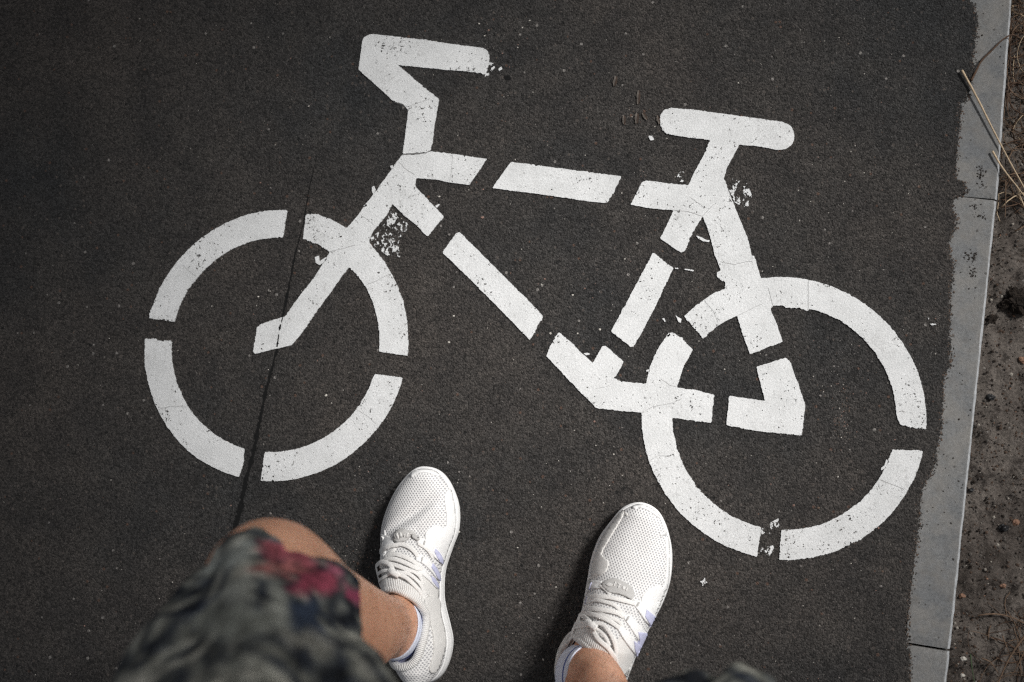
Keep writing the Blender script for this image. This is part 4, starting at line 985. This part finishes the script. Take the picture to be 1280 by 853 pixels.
    # ---- sock rising out of the shoe round the ankle
    an = cfg['ankle']; vs = []; fs = []; mi = []; n = 60; rows = 10
    for j in range(rows+1):
        t = j/rows; z = lerp(.060, cfg['sock_top'], t); k = (z-.10)/.385; c = an+(cfg['knee']-an)*k
        for i in range(n):
            a_ = 2*math.pi*i/n; zz = z+(0.018*math.cos(a_-cfg['sock_hi']) if j else 0)*t
            cc = an+(cfg['knee']-an)*((zz-.10)/.385)
            vs.append(Vector((cc.x+math.cos(a_)*(.0355), cc.y+.003+math.sin(a_)*.0435, zz)))
    for j in range(rows):
        for i in range(n): fs.append((j*n+i, j*n+(i+1) % n, (j+1)*n+(i+1) % n, (j+1)*n+i)); mi.append(1 if j == rows-4 else 0)
    s_ = mesh('sock', vs, fs, [M_SOCK, M_SOCKB], person, True, mi); m_ = s_.modifiers.new('t', 'SOLIDIFY'); m_.thickness = 0.0016
    return shoe

TL = (460, 640, 7.108)
def dress_left(patch, lace, hit, tz, shoe, wl, Hf):
    P = lambda *a, **k: patch(*a, **k)
    # smooth overlays (px of the photograph)
    patch('overlay', [(563, 612), (567, 630), (569.5, 650), (567, 668), (560, 686), (553, 706), (548, 700), (538, 686), (531, 672), (535, 662), (546, 657), (556, 660), (558, 648), (556, 632), (556, 618)], M_SYN, .0011, zoom=False)
    patch('overlay', [(474, 664), (476, 668), (484, 670), (492, 676), (494, 690), (484, 700), (474, 704), (473.5, 690), (473, 676)], M_SYN, .0011, zoom=False)
    patch('toe_cap', [(514, 592), (522, 588.2), (530, 587), (541, 588.6), (549, 593.5), (547, 596), (538, 592.6), (529, 591.4), (521, 592.8), (515, 597)], M_SYN, .0014, zoom=False)
    patch('heel_overlay', [(531, 752), (540, 745), (549, 752), (550, 768), (555, 788), (556, 806), (551, 826), (544, 840), (536, 838), (541, 818), (541, 800), (537, 778)], M_SYN2, .0020, zoom=False)
    patch('quarter', [(470, 490), (540, 500), (600, 590), (622, 660), (628, 740), (600, 800), (560, 780), (530, 740), (470, 690), (440, 640)], M_SYN2, .0009)
    patch('tongue', [(230, 300), (330, 250), (420, 250), (500, 330), (560, 440), (600, 560), (520, 560), (420, 600), (320, 590), (200, 600), (120, 560), (110, 480), (140, 380)], M_KNIT, .0010)
    # three webbing straps with lilac ends on the inner side
    for k, (pts, lil) in enumerate(((([(440, 235), (505, 245), (575, 310), (640, 400), (655, 455), (625, 440), (560, 380), (500, 320), (445, 300)]), [(590, 325), (625, 360), (655, 420), (655, 462), (630, 445), (600, 400), (580, 355)]),
            (([(430, 385), (480, 390), (560, 455), (615, 540), (628, 600), (600, 590), (530, 505), (470, 455), (425, 435)]), [(565, 455), (600, 500), (628, 560), (630, 615), (605, 590), (580, 540), (550, 490)]),
            (([(420, 480), (470, 490), (530, 560), (600, 640), (615, 680), (590, 670), (520, 600), (460, 550), (420, 520)]), [(545, 565), (580, 590), (608, 640), (615, 685), (590, 660), (560, 620)]))):
        s = patch('strap', pts, M_SYN, .0022+.0002*k); patch('stripe', lil, M_LILAC, .0030+.0002*k, parent=s, smooth_=False)
        if k < 2: patch('stitching', [(pts[1][0]-8, pts[1][1]+16), (pts[1][0]+2, pts[1][1]+18), (pts[1][0]-6, pts[1][1]+52), (pts[1][0]-14, pts[1][1]+48)], M_BADGE, .0034, parent=s)
    patch('strap', [(118, 330), (150, 310), (200, 290), (215, 320), (170, 350), (150, 400), (118, 380)], M_SYN, .0022)
    b = patch('badge', [(238, 228), (262, 182), (310, 162), (370, 165), (398, 190), (372, 222), (350, 258), (295, 270), (245, 262)], M_BADGE, .0040)
    for q in ([(265, 205), (278, 200), (276, 232), (264, 236)], [(290, 198), (306, 196), (304, 206), (294, 208), (294, 216), (304, 216), (303, 224), (292, 226)], [(318, 194), (336, 192), (336, 200), (330, 202), (328, 224), (320, 226)], [(346, 190), (362, 190), (352, 216), (342, 218)]):
        patch('badge_mark', q, M_MARK, .0048, smooth_=False, parent=b, step=1.0)
    patch('pull_loop', [(372, 172), (400, 170), (430, 205), (462, 245), (440, 262), (405, 240), (392, 205), (380, 205)], M_BADGE, .0034)
    lace([(130, 372, 1), (160, 330, 3), (230, 300, 4), (330, 302, 4.4), (400, 345, 4), (445, 405, 2)], 6)
    lace([(445, 285, 2), (520, 335, 2.6), (575, 415, 1)], 4.4)
    lace([(150, 428, 1), (185, 395, 3), (250, 385, 3.6), (330, 410, 4), (410, 455, 4), (458, 500, 2)], 6)
    lace([(150, 410, 1.5), (220, 355, 2.4), (250, 332, 1)], 5)
    lace([(110, 500, 1), (150, 440, 3), (230, 425, 4), (330, 460, 4), (420, 505, 4), (478, 510, 2)], 6)
    lace([(130, 470, 3), (210, 470, 5), (300, 505, 5), (400, 540, 4), (470, 570, 3)], 5.4)
    # bow: loops and tails
    lace([(245, 550, 6), (225, 490, 8), (165, 455, 8), (100, 490, 7), (45, 560, 6), (5, 650, 4), (-8, 710, 2)], 6)
    lace([(235, 560, 5), (180, 530, 6), (110, 560, 6), (60, 615, 5), (35, 680, 4)], 5)
    lace([(225, 555, 5), (150, 600, 6), (90, 640, 5), (55, 690, 4)], 4.6)
    lace([(250, 560, 6), (330, 590, 6), (390, 650, 6), (445, 715, 5), (490, 780, 4), (515, 830, 2)], 5.6)
    lace([(270, 550, 6), (360, 565, 6), (430, 630, 6), (470, 700, 5), (500, 760, 4)], 5.0)
    lace([(300, 580, 5), (340, 540, 6), (400, 545, 6), (450, 590, 5), (470, 650, 4)], 4.6)
    lace([(222, 535, 7), (245, 560, 9), (285, 585, 7)], 8, 5, name='lace_knot')
    patch('padded_collar', [(5, 735), (40, 690), (90, 640), (160, 603), (240, 590), (320, 625), (410, 690), (462, 750), (490, 800), (478, 822), (455, 808), (430, 782), (350, 730), (270, 705), (180, 690), (90, 720), (20, 755)], M_RIB, .0040)
TR = (690, 700, 5.577)
def dress_right(patch, lace, hit, tz, shoe, wl, Hf):
    zr = lambda pts: [(670+x/3.51, 610+y/3.51) for x, y in pts]
    patch('overlay', zr([(572, 190), (583, 250), (585, 330), (578, 420), (555, 495), (518, 575), (500, 560), (462, 500), (470, 470), (500, 440), (535, 428), (556, 436), (566, 400), (570, 330), (568, 260)]), M_SYN, .0011, zoom=False)
    patch('overlay', zr([(378, 100), (384, 118), (362, 160), (320, 230), (290, 290), (318, 325), (306, 368), (270, 385), (245, 395), (248, 350), (262, 295), (292, 225), (332, 160)]), M_SYN2, .0011, zoom=False)
    patch('toe_cap', zr([(425, 82), (455, 75), (492, 86), (524, 106), (542, 128), (536, 132), (514, 116), (484, 98), (452, 88), (430, 92)]), M_SYN, .0014, zoom=False)
    patch('quarter', [(470, 520), (520, 560), (580, 640), (560, 730), (520, 853), (500, 853), (455, 780), (420, 700), (430, 600)], M_SYN2, .0009)
    patch('tongue', [(300, 200), (420, 225), (560, 290), (600, 380), (600, 470), (580, 560), (480, 540), (430, 560), (330, 470), (220, 440), (120, 440), (150, 350), (200, 230), (250, 200)], M_KNIT, .0010)
    for k, (pts, lil) in enumerate((([(560, 300), (605, 285), (660, 335), (722, 395), (722, 440), (690, 455), (650, 430), (600, 360)], [(650, 345), (722, 400), (722, 450), (690, 470), (668, 440), (640, 395)]),
            ([(495, 395), (535, 385), (600, 450), (655, 520), (640, 590), (600, 560), (545, 480)], [(590, 500), (650, 505), (655, 560), (625, 620), (590, 600), (600, 560)]),
            ([(450, 470), (490, 470), (560, 545), (610, 610), (590, 660), (560, 640), (500, 560)], [(560, 560), (605, 590), (605, 640), (580, 670), (565, 620)]))):
        s = patch('strap', pts, M_SYN, .0022+.0002*k); patch('stripe', lil, M_LILAC, .0030+.0002*k, parent=s, smooth_=False)
        if k < 2: patch('stitching', [(pts[1][0]-10, pts[1][1]+12), (pts[1][0], pts[1][1]+16), (pts[1][0]-14, pts[1][1]+42), (pts[1][0]-22, pts[1][1]+36)], M_BADGE, .0034, parent=s)
    for k, (pts, lil) in enumerate((([(245, 150), (330, 148), (352, 160), (350, 200), (270, 200), (240, 190)], [(236, 150), (256, 152), (246, 200), (222, 200)]), ([(195, 265), (290, 245), (300, 275), (280, 298), (185, 298)], [(190, 245), (225, 245), (205, 292), (180, 300)]),
            ([(140, 345), (200, 335), (260, 350), (230, 375), (135, 385)], [(140, 325), (165, 330), (145, 372), (122, 385)]))):
        s = patch('strap', pts, M_SYN, .0024+.0002*k); patch('stripe', lil, M_LILAC, .0032+.0002*k, parent=s, smooth_=False)
    b = patch('badge', [(358, 172), (395, 145), (445, 134), (500, 158), (555, 198), (568, 245), (552, 282), (515, 262), (470, 245), (410, 235), (368, 200)], M_BADGE, .0040)
    for q in ([(385, 178), (402, 166), (420, 172), (432, 184), (416, 192), (398, 190)], [(444, 160), (450, 158), (440, 190), (434, 188)], [(462, 170), (484, 180), (480, 186), (474, 184), (466, 204), (460, 202), (468, 180), (460, 176)], [(492, 190), (508, 192), (510, 206), (498, 214), (488, 206)], [(520, 200), (526, 204), (516, 226), (510, 222)]):
        patch('badge_mark', q, M_MARK, .0048, smooth_=False, parent=b, step=1.0)
    lace([(345, 180, 3), (385, 215, 3), (410, 245, 2)], 5.4)
    lace([(225, 285, 1), (290, 262, 3), (390, 266, 4), (490, 288, 4), (600, 312, 2)], 6.4)
    lace([(205, 315, 1), (300, 285, 2.4), (380, 300, 3), (450, 330, 3), (505, 405, 1)], 5.4)
    lace([(180, 352, 2), (260, 345, 4), (370, 358, 4.4), (450, 375, 4), (500, 400, 2)], 6.4)
    lace([(120, 400, 1), (200, 375, 4), (290, 385, 4), (390, 425, 4), (470, 480, 3)], 6)
    lace([(300, 360, 2), (390, 400, 3), (470, 440, 3), (500, 500, 1)], 4.6)
    lace([(290, 462, 6), (200, 455, 7), (110, 495, 7), (50, 560, 5), (15, 640, 3), (2, 700, 2)], 6)
    lace([(60, 530, 4), (110, 440, 6), (180, 392, 6), (240, 400, 6), (290, 445, 6)], 5.6)
    lace([(285, 470, 5), (200, 480, 6), (120, 525, 5), (70, 590, 3)], 4.6)
    lace([(300, 480, 7), (335, 560, 7), (390, 615, 6), (435, 670, 5), (445, 740, 3)], 6)
    lace([(310, 455, 7), (370, 465, 7), (420, 540, 7), (440, 620, 5), (440, 690, 3)], 5.6)
    lace([(300, 470, 6), (370, 530, 6), (400, 600, 5)], 4.4)
    lace([(275, 450, 8), (305, 470, 10), (330, 490, 8)], 9, 5.5, name='lace_knot')
    patch('padded_collar', [(40, 640), (70, 570), (120, 520), (190, 487), (255, 480), (305, 520), (360, 595), (430, 690), (480, 800), (500, 853), (490, 850), (450, 790), (400, 718), (330, 648), (250, 618), (160, 622), (100, 605), (60, 640)], M_RIB, .0040)

def crease_l(x, y):
    # the flexed forefoot: a valley slanting over the knit
    d = (y+57+0.7*x)/1.22; z = -0.0085*math.exp(-(d/6.5)**2)+0.0040*math.exp(-((d+14)/7.0)**2)+0.0015*math.exp(-((d-12)/7.0)**2)
    z += 0.0008*math.exp(-((d+20)/14)**2)*math.sin(d*1.5)
    e = max(0, 1-((x-14)/42)**2)**0.7; return z*e
def crease_r(x, y):
    return -0.0008*math.exp(-((y+80+0.3*x)/7)**2)*max(0, 1-(x/50)**2)
left = dict(sg=-1, ang=0, toe=(529.6, 585.6), T=TL, ankle=ANK_L, knee=KNEE_L, sock_top=.104, sock_hi=R(-50), crease=crease_l, dress=dress_left,
    label='white mesh sneaker on the left, creased across the forefoot',
    outline=[(-1, 0), (15, -5), (34, -24), (49, -49), (59, -76), (62, -98), (60, -125), (54, -155), (46, -190), (42, -225), (38, -258), (24, -284), (2, -297), (-18, -292), (-31, -274), (-37, -246), (-34, -224), (-27, -191), (-26, -162), (-29, -140), (-38, -113), (-46, -91), (-48, -68), (-45, -46), (-34, -20), (-20, -5)],
    opening=[(23, -160), (5, -166), (-8, -176), (-17, -193), (-18, -214), (-14, -236), (-6, -254), (8, -262), (26, -262), (42, -250), (52, -228), (54, -200), (50, -175), (38, -164)])
right = dict(sg=1, ang=16, toe=(799.6, 630.5), T=TR, ankle=ANK_R, knee=KNEE_R, sock_top=.104, sock_hi=R(205), crease=crease_r, dress=dress_right,
    label='white mesh sneaker on the right, turned outwards',
    outline=[(0, 0), (22, -2), (39, -17), (54, -42), (62, -66), (66, -93), (64, -122), (58, -150), (52, -178), (47, -205), (43, -235), (38, -262), (24, -288), (0, -302), (-22, -296), (-36, -276), (-41, -246), (-40, -220), (-38, -192), (-36, -165), (-38, -140), (-40, -119), (-42, -100), (-42, -83), (-39, -60), (-31, -38), (-19, -13)],
    opening=[(-24, -192), (-4, -194), (14, -202), (25, -214), (32, -232), (30, -254), (20, -272), (4, -282), (-16, -283), (-34, -274), (-46, -254), (-50, -230), (-46, -208), (-38, -196)])
build_shoe(left); build_shoe(right)

# ------------------------------------------------------------------ leafy blocker added out of view, right and ahead, to darken the path's edges
def add_shade_tree():
    rt = random.Random(5); cot = 1/math.tan(SUN_EL); hd = Vector((math.sin(SUN_AZ), math.cos(SUN_AZ), 0))
    hc = 3.1; C0 = hd*(hc*cot)+Vector((-0.02, 0.12, 0)); C0.z = hc
    base = Vector((C0.x+0.25, C0.y+0.9, -0.03))
    added_tree = bpy.data.objects.new('added_tree', None); COL.objects.link(added_tree); added_tree.location = base
    tag(added_tree, 'unseen leafy canopy added to darken the edges of the path', 'added_tree')
    M_BARK = mk_plain('bark', (0.09, 0.07, 0.055), 0.95, 40, 0.4, 1.0, 0.01)
    M_FOL = mk_plain('foliage', (0.06, 0.09, 0.035), 0.6, 12, 0.3, 0.1)
    top = Vector((C0.x+0.1, C0.y+1.15, 3.0))
    V0, F0 = tube(catmull([base, base+Vector((.05, .05, 1.2)), base.lerp(top, .7)+Vector((.06, 0, 0)), top], 8), lambda t: 0.13*(1-0.45*t), 14)
    allv, allf = list(V0), list(F0); tips = []
    for k in range(16):
        a = 2*math.pi*k/16+rt.uniform(-.15, .15); rr = rt.uniform(1.5, 2.3)
        e = Vector((C0.x+math.cos(a)*rr, C0.y+math.sin(a)*rr, hc+rt.uniform(-.5, .6)))
        mid_a = math.atan2((top-C0).y, (top-C0).x)
        da = (a-mid_a+math.pi) % (2*math.pi)-math.pi
        m1 = Vector((C0.x+math.cos(mid_a+da*.35)*1.5, C0.y+math.sin(mid_a+da*.35)*1.5, hc-.35)); m2 = Vector((C0.x+math.cos(mid_a+da*.75)*1.55, C0.y+math.sin(mid_a+da*.75)*1.55, hc-.1))
        P = catmull([top-Vector((0, 0, .3)), m1, m2, e], 8); V_, F_ = tube(P, lambda t: 0.05*(1-0.8*t), 8); b = len(allv); allv += V_; allf += [tuple(b+i for i in f) for f in F_]
    tr = mesh('added_trunk', [v-base for v in allv], allf, M_BARK, added_tree, True)
    lv, lf = [], []
    n = 0
    while n < 19000:
        a = rt.uniform(0, 2*math.pi); rr = 2.75*math.sqrt(rt.random()); z = hc+rt.gauss(0, 0.38)
        p = Vector((C0.x+math.cos(a)*rr, C0.y+math.sin(a)*rr, z))
        if noise.noise(p*1.9) < -0.38: continue
        g = p-hd*(z*cot); g = Vector((g.x+0.02, g.y-0.12, 0))       # where this leaf's shadow falls on the path
        r = math.hypot(g.x/GAP[0], g.y/GAP[1])
        if r < 1.0+0.10*noise.noise(Vector((math.cos(a)*2, math.sin(a)*2, 1))): continue
        d = Vector((rt.gauss(0, 1), rt.gauss(0, 1), rt.gauss(0, .5))).normalized(); s_ = d.cross(Vector((rt.gauss(0, .5), rt.gauss(0, .5), 1))).normalized(); L = rt.uniform(.09, .15); w_ = L*.34
        b = len(lv); lv += [p-base, p+d*L*.45+s_*w_-base, p+d*L-base, p+d*L*.45-s_*w_-base]; lf.append((b, b+1, b+2, b+3)); n += 1
    mesh('shade_crown', lv, lf, M_FOL, added_tree)
GAP = (0.77, 0.72)
add_shade_tree()
